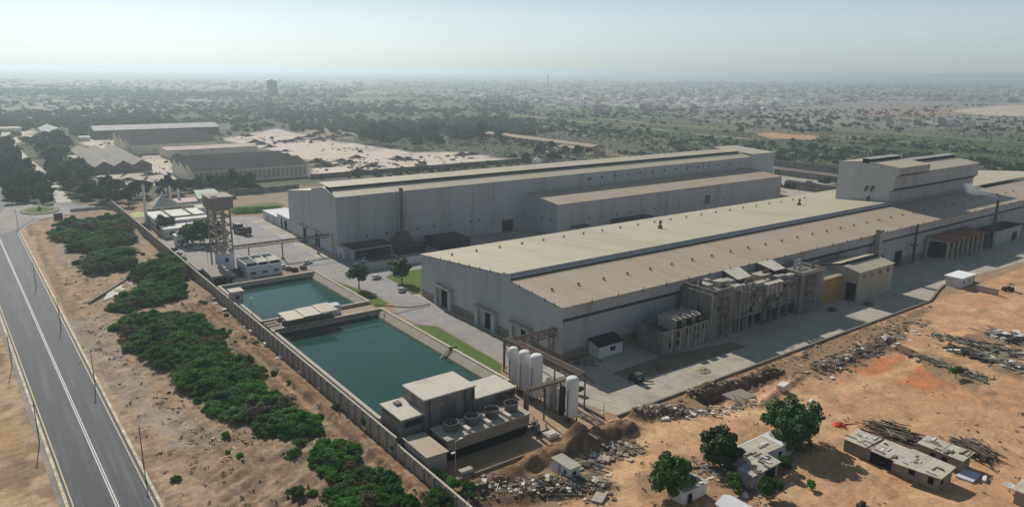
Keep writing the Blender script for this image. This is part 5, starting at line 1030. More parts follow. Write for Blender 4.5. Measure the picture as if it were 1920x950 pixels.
hut('long whitewashed hut with a flat pale roof behind the two left trees', [(121, 79.9), (136, 79.3), (136, 84.7), (121, 84.7)], [3.2, 3.2, 3.4, 3.4], white,
    [[(119.6, 79.5, 3.35), (131.2, 79.1, 3.35), (131.2, 84.2, 3.55), (120.6, 84.2, 3.55)]], (('s', 9.5, .9, .1, 1.9), ('s', 13, .8, 1.2, 1)), loads=5)
hut('striped sheet walled hut with a pale roof weighted by planks', [(116.2, 76), (125, 76), (125, 79.4), (116.2, 79.4)], 3.0, mat('striped_sheets', (.42, .42, .42), .25, .7, seam=(0, .9, .25)),
    [[(115.7, 75.4, 3.15), (125.5, 75.6, 3.15), (125.9, 79.4, 3.3), (119.6, 79.5, 3.3)]], (('s', 4.5, 3.5, .1, 2.3),), loads=16)
hut('small whitewashed hut with a spotted roof half under the nearest tree', [(101, 80.2), (107.4, 79.8), (107.4, 83), (101, 84)], 2.85, white,
    [[(100.6, 79.6, 3), (107.7, 79.4, 3), (107.5, 83.4, 3.1), (100.8, 84.2, 3.1)]], (('s', 1.2, .9, .1, 1.9), ('e', 1, .8, 1.2, .8)), loads=7)
t = thing('worker_hut', 'white gabled hut cut by the bottom edge right of the nearest tree', 'hut', (103.5, 70, 0))
g = MB(); g.extr([(103.2, 0), (103.2, 2.5), (105.4, 3.5), (107.6, 2.5), (107.6, 0)], 'y', 68, 74.2); g.build('wall', white, t)
g = MB(); g.slab([(103.0, 67.6, 2.55), (105.4, 67.6, 3.65), (105.4, 74.5, 3.65), (103.0, 74.5, 2.55)], .1); g.slab([(105.4, 67.6, 3.65), (107.8, 67.6, 2.55), (107.8, 74.5, 2.55), (105.4, 74.5, 3.65)], .1); g.build('roof', white, t)
face_box(t, 'window', 'w', 2, .9, 1, 1, 103.2, 68, 107.6, 74.2, glass)
hut('corner of a pale hut with a grey roof at the bottom right edge', [(153.8, 36), (162, 36), (162, 43.4), (153.8, 43.4)], 2.8, mudwall, [[(153.2, 35.5, 3), (162.4, 35.5, 3.1), (162.4, 44, 3.1), (153.2, 44, 3)]], loads=6)
cb = thing('site_cabin', 'pale blue site cabin with a tan roof on the rubble beside the dirt bank', 'cabin', (88.2, 98.4, 0))
zc = max(gz(89, 99), gz(90, 103), 0)*.6
g = MB(); g.box(88.3, 98.4, -.2, 91, 104, zc+2.5); g.build('wall', mat('cabin_blue', (.55, .62, .68), .08, .8, stain=(.4, .4, .38), stain_amt=.4), cb); g = MB(); g.box(88.1, 98.2, zc+2.5, 91.2, 104.2, zc+2.68); g.build('roof', pale_c, cb)
face_box(cb, 'window', 'w', 1, .9, zc+1, .8, 88.3, 98.4, 91, 104, glass); face_box(cb, 'door', 'w', 2.8, .9, zc+.1, 2.0, 88.3, 98.4, 91, 104, brickp); face_box(cb, 'window', 's', .7, 1, zc+1, .8, 88.3, 98.4, 91, 104, glass)
# rubble and scrap, each spread too fine to count
mix1 = [st_pale, st_grey, st_brown, st_brown, st_grey, st_dark, st_grey, st_brown, st_white]
rubble('rubble', 'pale broken masonry heaped around the site cabin', [(900, 925), (1000, 915), (1060, 920), (1110, 905), (1130, 935)], 800, .08, .6, mix1+[st_green], spread=1.8, bars=.05)
rubble('rubble', 'broken slabs and beams below the dark bank near the gas tanks', [(1090, 875), (1140, 850), (1195, 835)], 420, .12, .95, mix1, spread=1.3, bars=.1)
rubble('rubble', 'rubble in the hollow along the concrete yard edge', [(1190, 775), (1280, 775), (1340, 770), (1420, 755)], 560, .1, .55, mix1, spread=1.4, bars=.05)
rubble('rubble', 'grey rubble and branches beside the red earth patch', [(1530, 700), (1600, 670), (1660, 640), (1720, 600)], 650, .1, .75, mix1+[st_brown, st_green], spread=2.6, bars=.06)
rubble('rubble', 'clods and trash along the yard retaining kerb', [(1280, 745), (1440, 690), (1560, 645), (1740, 575)], 600, .1, .5, [st_brown, st_grey, st_pale, st_dark], spread=1.6)
rubble('rubble', 'rubbish and bricks strewn between the left huts', [(1290, 870), (1340, 890), (1400, 900), (1440, 945)], 320, .12, .7, mix1, spread=1.6, bars=.15)
rubble('rubble', 'low row of scattered scrap below the large scrap rows', [(1715, 672), (1780, 690), (1850, 712)], 420, .15, .8, [st_brown, st_grey, st_dark, st_green, st_pale], spread=1.6, bars=.2)
rubble('rubble', 'reddish brown rubble at the shaded corner of the main hall', [(1058, 668), (1085, 680), (1120, 676)], 160, .12, .7, [st_brown, st_brown, st_grey, rust], spread=1.2)
x, y = at(1316, 694); g = MB(); g.lathe(x, y, [(2.6, .02), (2.2, .25), (1.5, .6), (.8, .85), (.1, .95)], 14); g.v = [(a+rnd.uniform(-.3, .3), b_+rnd.uniform(-.3, .3), c) for a, b_, c in g.v]; solo(g, 'sand_pile', mat('sand_heap', (.40, .32, .22), .15, 1), 'low sand pile on the sunlit edge of the concrete yard', 'sand pile', loc=(x, y, 0))
for px, py, s, lab in ((1236, 690, .8, 'pallet stack against the chiller enclosure'), (1560, 583, 1.0, 'brown pallet stack in front of the ochre lean-to'), (1628, 572, 1.2, 'low brown crate pile before the pale shed')):
    x, y = at(px, py); g = MB()
    for k in range(4): g.box(x-1.2*s, y-.9*s, .3*k, x+1.2*s, y+.9*s, .3*k+.22); g.box(x-.15, y-.9*s, .3*k+.2, x+.15, y+.9*s, .3*k+.31)
    solo(g, 'pallet_stack', st_brown, lab, 'pallet stack', loc=(x, y, 0))
rubble('scrap_row', 'dark scrap metal laid out in rows at the right edge', [(1775, 635), (1840, 650), (1915, 665)], 420, .2, 1.2, [st_dark, st_grey, st_dark, st_brown, st_green, st_pale], spread=2.0, bars=.16)
rubble('scrap_row', 'second dark scrap row at the right edge', [(1780, 655), (1860, 675), (1925, 695)], 420, .2, 1.3, [st_dark, st_grey, st_dark, st_white, st_brown, st_green], spread=1.6, bars=.16)
rubble('scrap_row', 'dark scrap heap by the right edge above the rows', [(1880, 632), (1930, 640)], 260, .3, 1.4, [st_dark, st_dark, st_grey, st_white], spread=2.2, bars=.4, flat_=1.2)
rubble('loose_stone', 'small stones and tufts scattered over the dirt lot', [(1220, 820), (1400, 790), (1560, 760), (1700, 730), (1850, 760), (1900, 850), (1640, 930), (1500, 900)], 150, .08, .4, [st_brown, st_grey, st_dark, st_pale], spread=6)
def beam_pile(name, label, cat, a, b_, n, mats, hgt, wid):
    g = MB(); A, B = at(*a), at(*b_); d = np.array(B)-np.array(A); L = np.hypot(*d); d = d/L; nn = np.array([-d[1], d[0]])
    for k in range(n):
        c = np.array(A)+d*L*(.5+rnd.gauss(0, .13))+nn*rnd.gauss(0, wid); l = L*rnd.uniform(.2, .42); an = rnd.gauss(0, .38); dd = d*math.cos(an)+nn*math.sin(an); z = rnd.random()*hgt
        p, q = c-dd*l, c+dd*l; g.tube((*p, z+.1), (*q, z+rnd.uniform(-.1, .35)+.1), rnd.uniform(.09, .2), n=4, mi=rnd.randrange(len(mats)))
    o = g.build(name, mats); return tag(o, label, cat, None, 'stuff')
beam_pile('timber_pile', 'jumbled pile of dark brown beams and pipes behind the long grey hut', 'scrap pile', (1625, 798), (1725, 838), 100, [st_brown, st_dark, rust, st_grey], 1.6, 1.4)
beam_pile('timber_pile', 'dark tangle of poles and scrap behind the farther right hut', 'scrap pile', (1790, 830), (1868, 868), 110, [st_brown, st_dark, st_dark, st_grey], 1.4, 1.2)
t = thing('tarp_heap', 'crumpled bright red tarpaulin lying on the sand', 'tarpaulin', (*at(1572, 797), 0)); x, y = at(1572, 797)
g = MB(); n_ = 14
vs = [(x, y, .9)]; 
for r_, z in ((.7, .75), (1.3, .4), (1.75, .05)):
    for k in range(n_): an = 2*math.pi*k/n_; q = r_*rnd.uniform(.75, 1.2); vs.append((x+q*math.cos(an)*1.2, y+q*math.sin(an)*.8, z*rnd.uniform(.6, 1.25)))
g.add(vs, [(0, 1+k, 1+(k+1) % n_) for k in range(n_)]+[(1+i*n_+k, 1+(i+1)*n_+k, 1+(i+1)*n_+(k+1) % n_, 1+i*n_+(k+1) % n_) for i in range(2) for k in range(n_)])
redm = mat('red_tarp', (.72, .10, .05), .2, 1.5, .6); g.build('sheet', redm, t)
g = MB(); g.path([(x+1.2, y-.4, .2), (x+3, y-1.6, .15), (x+4.4, y-2.2, .12)], .14, 5); g.build('trailing_end', redm, t)
for p, s, lab, m_ in (((1385, 742), (3.4, 2.6, .35), 'grey concrete slab tipped into the hollow by the yard', st_grey), ((1467, 733), (1.4, 1.0, 1.2), 'white broken tank lying on the sand below the yard edge', st_white), ((1520, 752), (1.2, .3, .3), 'short white pipe lying alone above the big tree', st_white), ((1845, 900), (1.0, .35, .5), 'white trough on the sand behind the right huts', st_white), ((1123, 937), (1.6, 1.1, .5), 'square tan slab at the near end of the rubble', st_pale), ((1815, 893), (2.2, 1.6, .25), 'bluish metal sheet beside the farther right hut', bluewhite), ((688, 930), (1.6, .5, .6), 'white pipe section lying in the scrub near the wall', st_white), ((1247, 786), (1.0, .6, .3), 'white slab lying below the small soil mound', st_white)):
    x, y = at(*p); z = gz(x, y); a = rnd.uniform(-.5, .5); c, sn = math.cos(a), math.sin(a); l, w_, h = s
    g = MB(); g.prism([(x-c*l+sn*w_, y-sn*l-c*w_), (x+c*l+sn*w_, y+sn*l-c*w_), (x+c*l-sn*w_, y+sn*l+c*w_), (x-c*l-sn*w_, y-sn*l+c*w_)], z-.2, [z+h, z+h*1.3, z+h*1.2, z+h*.9]); solo(g, 'discarded_slab', m_, lab, 'slab', loc=(x, y, z))
t = thing('satellite_dish', 'white satellite dish standing on the sand at the bottom right', 'satellite dish', (*at(1892, 922), 0)); x, y = at(1892, 922)
g = MB(); g.lathe(x, y, [(.2, 1.0), (.8, 1.15), (1.15, 1.45), (1.2, 1.5), (1.05, 1.46), (.1, 1.1)], 16); g.build('dish', white, t); g = MB(); g.tube((x, y, 0), (x, y, 1.05), .09, n=5); g.tube((x, y, 1.1), (x+.4, y-.2, 1.9), .04, n=4); g.build('mast', steel, t)
x, y = at(1614, 948); g = MB(); g.box(x-.8, y-.3, .3, x+.8, y+.3, .8); g.tube((x-.8, y-.4, .4), (x-.8, y+.4, .4), .4, n=10); g.tube((x+.8, y-.4, .4), (x+.8, y+.4, .4), .4, n=10); g.tube((x, y, .8), (x-.3, y, 1.3), .1, n=5); solo(g, 'handcart', st_dark, 'small dark cart on the sand at the bottom edge', 'cart', loc=(x, y, 0))
x, y = at(1487, 708); g = MB(); g.tube((x-2.5, y-1, .4), (x+2.5, y+1.2, .6), .22, n=6); solo(g, 'steel_pipe', rust, 'rusty pipe lying across the end of the hollow', 'pipe', loc=(x, y, 0))
x, y = at(1588, 676); g = MB(); g.box(x-3, y-.4, .4, x+3, y+.4, .8); solo(g, 'steel_pipe', st_pale, 'pale beam lying on rubble above the red earth', 'beam', loc=(x, y, 0))

# ================================================================ TREES AND SHRUBS
leafA = mat('leaf_dark', (.040, .115, .024), .4, .9, .6, .25, trans=.25, rand=.18)
leafB = mat('leaf_scrub', (.068, .200, .034), .45, .35, .7, .1, trans=.38, rand=.38, stain=(.13, .22, .05), stain_amt=.7, stain_scale=.6, stain_cut=.5)
leafC = mat('leaf_far', (.042, .082, .036), .35, .08, .8, .1, trans=.2, rand=.3)
bark = mat('bark', (.13, .095, .07), .3, 1.5, .95)
def crown_pts(rx, ry, rz, zc, lobes, n, rg, flat=.25):
    # points on the outsides of many small lobes set through a crown's volume
    th = rg.random(lobes)*2*math.pi; u = rg.random(lobes)*(1+flat)-flat
    rr = .35+.62*rg.random(lobes)
    c = np.stack([np.sqrt(np.clip(1-u*u, 0, 1))*np.cos(th)*rr, np.sqrt(np.clip(1-u*u, 0, 1))*np.sin(th)*rr, u*rr], -1)
    lr = (.22+.22*rg.random(lobes))*(1 if lobes < 40 else .72)
    k = rg.integers(0, lobes, n); d = rg.normal(size=(n, 3)); d /= np.linalg.norm(d, axis=1)[:, None]; d[:, 2] = np.abs(d[:, 2])*np.where(rg.random(n) < .8, 1, -1)
    p = c[k]+d*(lr[k]*(.55+.5*rg.random(n)**.5))[:, None]
    nr = d*.7+p*.5; nr /= np.linalg.norm(nr, axis=1)[:, None]+1e-9
    return p*np.array([rx, ry, rz])+np.array([0, 0, zc]), nr
def tree_proto(kind, label, rx, ry, rz, zc, hb, lobes, n, size, m_, seed, tr_r=.28, group=None, cat='tree'):
    flat = .75 if kind == 'broadleaf_tree' else .25
    rg = np.random.default_rng(seed); t = thing(kind, label, cat, (0, 0, 0), group)
    p, nr = crown_pts(rx, ry, rz, zc, lobes, n, rg, flat); p[:, 2] = np.maximum(p[:, 2], .15)
    me = quads_mesh('crown', leaf_quads(p, size, nr*1.5, rg, .75 if cat == 'bush' else .35), m_)
    c = link(bpy.data.objects.new('crown', me)); c.parent = t; KIDS[t.name].append(c); KIDS[c.name] = []
    g = MB(); r2 = random.Random(seed); g.tube((0, 0, -.3), (.1, .05, hb), tr_r, tr_r*.75, n=7)
    for k in range(7):
        a = 2*math.pi*k/7+r2.random(); L = r2.uniform(.5, .75); q = (rx*L*math.cos(a), ry*L*math.sin(a), zc+rz*r2.uniform(-.1, .45))
        md = (q[0]*.45+.1, q[1]*.45, hb+(q[2]-hb)*.6); g.tube((.1, .05, hb*.9), md, tr_r*.5, tr_r*.3, n=5); g.tube(md, q, tr_r*.3, tr_r*.1, n=5)
    g.build('trunk', bark, t); return t
def place(o, px, py, s=1.0, rz=None, z=None):
    x, y = at(px, py); o.location = (x, y, gz(x, y) if z is None else z); o.rotation_euler = (0, 0, rnd.random()*6.28 if rz is None else rz); o.scale = (s, s, s); return o
place(tree_proto('broadleaf_tree', 'largest dark green round tree in the dirt lot beside the long white hut', 6.5, 6.5, 5.4, 5.0, 2.2, 90, 11000, .42, leafA, 1), 1481, 832)
place(tree_proto('broadleaf_tree', 'dark green tree in the middle of the three lot trees, leaning over the white hut', 4.3, 4.1, 4.0, 3.9, 1.4, 60, 6500, .36, leafA, 2), 1350, 873)
place(tree_proto('broadleaf_tree', 'bright green round tree nearest the bottom edge beside the spotted roof hut', 4.4, 4.3, 3.9, 3.8, 1.4, 60, 6500, .36, mat('leaf_bright', (.06, .14, .022), .4, .9, .6, .25, trans=.25), 3), 1257, 922)
place(tree_proto('broadleaf_tree', 'round yard tree on the lawn tip beside the smaller pond', 4.1, 4.1, 3.6, 6.2, 3.4, 24, 2600, .5, leafA, 4), 673, 541)
place(tree_proto('broadleaf_tree', 'round yard tree on the lawn left of the main hall corner', 3.9, 3.9, 3.6, 5.8, 3.0, 22, 2400, .5, leafA, 5), 754, 531)
place(tree_proto('broadleaf_tree', 'wide dense dark tree between offices and water tower', 9, 8, 5.5, 5.6, 2.6, 34, 4200, .7, leafA, 6), 383, 456)
place(tree_proto('broadleaf_tree', 'dark tree on the left side of the white office front', 4.2, 4.5, 4.6, 5.0, 2.4, 22, 2200, .6, leafA, 7), 311, 437)
place(tree_proto('broadleaf_tree', 'dark tree just left of the water tower legs', 4.6, 4.6, 4.4, 4.8, 2.4, 22, 2000, .6, leafA, 71), 400, 452)
sb = tree_proto('shrub', 'small olive shrub behind the spotted roof hut', 2.0, 2.0, 1.7, 1.8, .6, 12, 900, .34, leafB, 8, .12, cat='shrub')
place(sb, 1375, 918)
for p, s, lab in (((1442, 935), 1.35, 'round olive shrub at the bottom edge right of the white gabled hut'), ((1470, 884), 1.1, 'green shrub against the striped hut end wall'), ((1084, 738), .7, 'small dark shrub on the concrete yard beside the lone gas tank'), ((850, 925), .9, 'dark shrub against the boundary wall near the bottom edge'), ((820, 905), .9, 'leafy shrub outside the boundary wall above the bottom corner'), ((1790, 712), .9, 'dark shrub at the end of the low scrap row'), ((1520, 918), .6, 'tiny dry shrub on the sand below the big tree shadow'), ((740, 848), .6, 'small shrub beside a white drain chamber near the lean shed'), ((688, 800), .8, 'green shrub beside a drain chamber near the control room'), ((880, 945), 1.0, 'bright shrub inside the wall corner at the bottom edge')):
    place(dup(sb, label=lab), *p, s=s)
# thorn scrub on the verge
SP = [tree_proto('thorn_bush', 'low spreading thorn bush in the thicket between road and boundary wall', 3.6, 3.3, 1.75, .8, .4, 46, 4400, .25, leafB, 20+k, .14, 'thorn bushes in the verge thicket', 'bush') for k in range(4)]
SP.append(tree_proto('thorn_bush', 'dry grey brown thorn bush with bare twigs in the verge thicket', 3.2, 3.0, 1.6, .8, .4, 40, 1500, .22, mat('leaf_dry', (.15, .125, .07), .4, .6, .9, .1, trans=.2, rand=.3), 26, .14, 'thorn bushes in the verge thicket', 'bush'))
PATCH = [([(112, 440), (135, 418), (200, 414), (238, 425), (240, 455), (200, 468), (150, 470)], 30, 'dense thorn bush in the far clump beside the road bend'), ([(160, 490), (185, 470), (235, 478), (248, 500), (200, 515), (165, 508)], 15, 'thorn bush in the small far clump above the slanting low wall'),
         ([(280, 505), (318, 488), (338, 512), (345, 545), (300, 572), (205, 582), (250, 552)], 30, 'thorn bush in the thicket behind the slanting low wall'), ([(228, 612), (255, 600), (345, 592), (385, 618), (430, 672), (510, 735), (545, 775), (580, 802), (530, 808), (470, 795), (400, 768), (345, 706), (262, 662)], 78, 'dark green thorn bush in the big thicket left of the pond wall'),
         ([(582, 850), (622, 830), (662, 842), (655, 880), (600, 884)], 11, 'thorn bush in the sparse clump near the bottom of the verge'), ([(608, 940), (640, 898), (690, 885), (735, 912), (742, 945), (650, 960)], 15, 'thorn bush in the bright clump at the bottom edge'), ([(800, 930), (815, 915), (845, 945), (815, 950)], 2, 'thorn bush beside the brown gully at the wall foot')]
first = [True]*5; nb = 0; EDGE = []
for poly, n_, lab in PATCH:
    P = np.array(poly, float); got = []; tries = 0
    W_ = [at(*p) for p in poly]; A_ = abs(sum(W_[i][0]*W_[(i+1) % len(W_)][1]-W_[(i+1) % len(W_)][0]*W_[i][1] for i in range(len(W_))))/2
    dmin = .62*math.sqrt(A_/n_)*1.25
    wx = [w_[0] for w_ in W_]; wy = [w_[1] for w_ in W_]
    while len(got) < n_ and tries < 6000:
        tries += 1; x = rnd.uniform(min(wx), max(wx)); y = rnd.uniform(min(wy), max(wy))
        if not inpoly(np.array([x]), np.array([y]), W_)[0]: continue
        if any(math.hypot(x-a, y-b_) < dmin for a, b_ in got): continue
        EDGE.append((W_, lab)) if len(got) % 2 == 0 else None
        got.append((x, y)); k = 4 if nb % 9 == 5 else nb % 4; nb += 1
        o = SP[k] if first[k] else dup(SP[k]); first[k] = False
        s = max(.55, min(1.45, dmin/3.3))*rnd.uniform(.85, 1.3); o['label'] = lab if k < 4 else 'dry grey brown thorn bush with bare twigs in the verge thicket'; o.location = (x, y, gz(x, y)-.1); o.rotation_euler = (0, 0, rnd.random()*6.28); o.scale = (s, s, s*rnd.uniform(.8, 1.25))
for W_, lab in EDGE:                                                # smaller bushes fraying the edges of each clump
    i = rnd.randrange(len(W_)); a, b_ = W_[i], W_[(i+1) % len(W_)]; t_ = rnd.random(); x, y = a[0]*(1-t_)+b_[0]*t_+rnd.gauss(0, 2.6), a[1]*(1-t_)+b_[1]*t_+rnd.gauss(0, 3.2)
    if 24 < x < 62: nb += 1; o = dup(SP[nb % 4], label=lab); s = rnd.uniform(.25, .7); o.location = (x, y, gz(x, y)-.1); o.scale = (s, s, s*1.1); o.rotation_euler = (0, 0, rnd.random()*6)
for k in range(46):
    px = rnd.choice([rnd.uniform(200, 420), rnd.uniform(300, 620), rnd.uniform(380, 800)]); py = 560+(px-380)*.86 + rnd.uniform(-8, 50) if rnd.random() < .55 else rnd.uniform(600, 940)
    x, y = at(px, py)
    if not (24 < x < 64) or y < 90: continue
    o = dup(SP[k % 4], label='small stray thorn bush on the bare soil of the verge', group='stray bushes on the bare verge'); s = rnd.uniform(.14, .34); o.location = (x, y, gz(x, y)-.05); o.scale = (s, s, s*1.2); o.rotation_euler = (0, 0, rnd.random()*6)
# dry tufts
tf = []
for k in range(640):
    if k < 520: x, y = rnd.uniform(24, 64.5), rnd.uniform(95, 330)
    else: x, y = at(rnd.uniform(900, 1920), rnd.uniform(620, 945))
    if not (y < 112 or x < 65): continue
    m_ = 10; c = np.array([x, y, gz(x, y)+.12])+RG.normal(size=(m_, 3))*np.array([.35, .35, .1]); tf.append(c)
me_ = quads_mesh('dry_tufts', leaf_quads(np.concatenate(tf), .22, None, RG, .8), mat('dry_leaf', (.13, .115, .06), .4, .5, .9, .1)); o = link(bpy.data.objects.new('dry_tufts', me_)); tag(o, 'dry tufts dotting the bare soil', 'grass', None, 'stuff')
# hedge plants along the lawn behind the tower
hd = []
for k in range(60):
    t_ = k/59; x, y = at(440+85*t_, 398-4*t_+3*math.sin(k)); hd.append(np.array([x, y, .9])+RG.normal(size=(40, 3))*np.array([1.2, 1.2, .5]))
me_ = quads_mesh('hedge', leaf_quads(np.concatenate(hd), .5, None, RG), leafB); o = link(bpy.data.objects.new('hedge', me_)); tag(o, 'low green hedge round the lawn behind the water tower', 'hedge')
# ================================================================ NEIGHBOURING WORKS AND THE DISTANCE
cream_w = mat('cream_shed_wall', (.70, .65, .50), .12, .2, .9, stain=(.30, .26, .20), stain_amt=.5, stain_scale=.08)
grey_roof = mat('far_grey_roof', (.40, .38, .35), .12, .08, .8, stain=(.28, .26, .24), stain_amt=.4, stain_scale=.05)
pink_roof = mat('far_pink_roof', (.42, .31, .27), .12, .08, .8)
brown_roof = mat('far_brown_roof', (.17, .14, .12), .2, .1, .85, stain=(.25, .22, .19), stain_amt=.5, stain_scale=.06)
def gshed(name, label, x0, y0, x1, y1, h, hr, axis_, wall, roofm, n=1, wins=0):
    t = thing(name, label, 'industrial shed', (x0, y0, 0))
    gw = MB(); gr = MB(); W = ((y1-y0) if axis_ == 'x' else (x1-x0))/n
    for k in range(n):
        u0 = (y0 if axis_ == 'x' else x0)+W*k; um = u0+W/2; u1 = u0+W
        a, b_ = (x0, x1) if axis_ == 'x' else (y0, y1)
        gw.extr([(u0, 0), (u0, h), (um, hr), (u1, h), (u1, 0)] if axis_ == 'x' else [(u0, 0), (u0, h), (um, hr), (u1, h), (u1, 0)][::1], axis_, a, b_)
        for (ua, za, ub, zb) in ((u0-.4, h+.1, um, hr+.25), (um, hr+.25, u1+.4, h+.1)):
            P = [(a-.6, ua, za), (b_+.6, ua, za), (b_+.6, ub, zb), (a-.6, ub, zb)] if axis_ == 'x' else [(ua, a-.6, za), (ub, a-.6, zb), (ub, b_+.6, zb), (ua, b_+.6, za)]
            gr.slab(P, .3)
    gw.build('wall', wall, t); gr.build('roof', roofm, t)
    for k in range(wins):
        s = (x1-x0)/wins; g = MB(); g.box(x0+s*k+s*.15, y0-.15, h*.55, x0+s*k+s*.85, y0+.1, h*.85); g.build('window', glass, t)
    return t
def sawtooth(name, label, x0, y0, x1, y1, h, ht, n, wall, roofm, cols=0):
    # teeth whose glazed faces look back, dark slopes towards the camera
    t = thing(name, label, 'industrial shed', (x0, y0, 0)); W = (y1-y0)/n; gw = MB(); gr = MB()
    for k in range(n):
        a = y0+W*k; gw.extr([(a, 0), (a, h), (a+W*.86, ht), (a+W, h), (a+W, 0)], 'x', x0, x1); gr.slab([(x0-.4, a-.3, h+.25), (x1+.4, a-.3, h+.25), (x1+.4, a+W*.86, ht+.3), (x0-.4, a+W*.86, ht+.3)], .25)
    gw.build('wall', wall, t); gr.build('roof', roofm, t)
    for k in range(cols):
        s = (x1-x0)/cols; g = MB(); g.box(x0+s*k+s*.18, y0-.12, h*.2, x0+s*k+s*.82, y0+.1, h*.86); g.build('window', mat('grimy_glazing', (.30, .29, .24), .2, .3, .6), t)
    if cols: g = MB(); g.box(x0-.3, y0-.5, h*.9, x1+.3, y0-.13, h+.1); g.build('gutter_band', cream_w, t)
    return t
gshed('long_shed', 'longest pale roofed shed at the back of the neighbouring works', 121, 948, 256, 990, 9.5, 13.5, 'x', brown_roof, grey_roof)
sawtooth('sawtooth_shed', 'dark sawtooth shed in the middle row of the neighbouring works', 126, 762, 203, 860, 9, 15, 3, cream_w, darkroof)
gshed('flat_shed', 'pinkish flat roofed shed between the two dark sawtooth sheds', 146, 712, 226, 744, 7.5, 8.6, 'x', cream_w, pink_roof)
sawtooth('sawtooth_shed', 'large dark sawtooth shed with glazed cream front nearest the long hall', 126.5, 541, 208, 604, 9.2, 14, 3, cream_w, darkroof, 24)
gshed('triple_gable_shed', 'low shed with three grey gables left of the dark sawtooth sheds', 79, 640, 119, 786, 4.8, 8.8, 'y', brown_roof, mat('triple_roof', (.30, .265, .23), .15, .1), 3)
gshed('flat_shed', 'grey gabled shed half hidden in trees behind the triple gabled shed', 78, 1000, 98, 1090, 5, 9, 'y', cream_w, grey_roof)
gshed('flat_shed', 'small white roofed shed before the longest shed', 104, 930, 114, 950, 4, 5, 'x', cream_w, slab_c)
gshed('flat_shed', 'small grey roofed shed beside the avenue in the trees', 57, 800, 74, 830, 4, 5.5, 'x', cream_w, grey_roof)
gshed('flat_shed', 'low pale shed between avenue and triple gabled shed', 66, 730, 78, 752, 3.6, 4.4, 'x', cream_w, slab_c)
gshed('flat_shed', 'low pale shed on the right of the avenue bend', 52, 690, 60, 712, 3.2, 4, 'x', cream_w, slab_c)
gshed('flat_shed', 'white low shed at the far left edge above the avenue', 30, 1110, 62, 1140, 4, 5, 'x', cream_w, slab_c)
gshed('long_barrack', 'long tan roofed barrack with dark arches beyond the tree mass', 518, 560, 536, 756, 4.5, 6.2, 'y', mat('barrack_wall', (.40, .30, .21), .15, .2), mat('barrack_roof', (.36, .27, .19), .15, .1))
for k in range(15):
    g = MB(); y = 566+12.6*k; g.box(517.8, y, .3, 518.1, y+4, 3.4); g.build('arch', dark, bpy.data.objects['long_barrack'], bpy.data.objects['long_barrack'])
gshed('long_barrack', 'low tan roofed block right of the long barrack', 498, 560, 512, 590, 4, 5.2, 'y', cream_w, mat('barrack_roof', (.36, .27, .19)))
for (x0, y0, x1, y1, h, m_, lab) in ((472, 268, 479, 305, 4.0, darkroof, 'long dark shed beyond the end of the long hall, nearest of three'), (528, 296, 536, 352, 4.4, brown_roof, 'long dark shed beyond the end of the long hall, middle of three'), (576, 312, 584, 404, 4.2, darkroof, 'long dark shed beyond the end of the long hall, farthest of three')):
    gshed('flat_shed', lab, x0, y0, x1, y1, h, h+1.2, 'y', rough_c, m_)
for px, py, s, lab in ((1476, 352, 4, 'dark scrap frame beside the annex end'), (1521, 347, 3, 'pale post stack between the long hall and raised bay'), (1543, 342, 3.5, 'brown scrap stack left of the raised bay'), (1468, 303, 5, 'dark bush like heap beyond the long hall end')):
    x, y = at(px, py); rg = random.Random(px); g = MB()
    for k in range(16): a, b_, c_ = rg.gauss(0, s*.6), rg.gauss(0, s*.6), rg.random()*s; g.box(x+a-.8, y+b_-.8, 0, x+a+.8, y+b_+.8, .6+c_)
    solo(g, 'scrap_heap', st_dark if s > 3.2 else st_grey, lab, 'scrap heap', None, 'stuff', loc=(x, y, 0))
# scrap heaps on the dusty yard
HP = [((594, 305), 1.3), ((608, 312), 1.5), ((655, 306), 1.0), ((697, 312), 1.0), ((668, 296), .9), ((745, 298), 1.0), ((764, 300), 1.0), ((478, 267), 1.1), ((490, 271), 1.0), ((505, 276), .9), ((535, 284), .7), ((640, 302), .8), ((671, 320), .8), ((650, 328), .9), ((865, 291), 1.1), ((885, 290), 1.0), ((560, 262), 1.2), ((580, 257), 1.2), ((600, 262), 1.1), ((625, 258), 1.2), ((650, 255), 1.2), ((545, 266), 1.0), ((465, 255), .9), ((455, 254), .8), ((280, 328), .8), ((240, 338), .7), ((225, 352), .9), ((205, 345), .8)]
g = MB(); rg = random.Random(5)
for k in range(60):
    a, b_ = rg.gauss(0, 4.2), rg.gauss(0, 2.6); h = max(.4, 3.4*math.exp(-(a*a/30+b_*b_/12)))*rg.uniform(.4, 1.1); s = rg.uniform(.5, 1.5); g.prism([(a-s, b_-s*.6), (a+s, b_-s*.8), (a+s*.8, b_+s), (a-s*.7, b_+s*.7)], -.2, [h, h*.8, h*1.1, h*.7])
g.prism([(-9.5, -3), (0, -6), (9.5, -3), (9, 4), (0, 6.5), (-9, 3)], -.25, [.12, .2, .12, .15, .2, .15])
h0 = solo(g, 'scrap_heap', mat('scrap_brown', (.11, .085, .07), .35, .6, rand=.3), 'brown scrap heap on the pale dusty yard', 'scrap heap', 'scrap heaps on the dusty yard')
for i, (p, s) in enumerate(HP):
    o = h0 if i == 0 else dup(h0); x, y = at(*p); o.location = (x, y, 0); o.scale = (s, s, s); o.rotation_euler = (0, 0, rnd.uniform(-.5, .5))
    o['label'] = 'brown scrap heap on the pale dusty yard' if p[0] > 300 else 'small dark scrap heap near the triple gabled shed'
rubble('scrap', 'dark scrap and machinery strewn across the dusty yard', [(455, 258), (520, 268), (600, 262), (660, 252), (640, 300), (700, 315), (880, 292), (640, 322)], 330, .5, 2.2, [st_dark, st_brown, st_dark, st_grey, rust], spread=16, flat_=1.2, bars=.05)
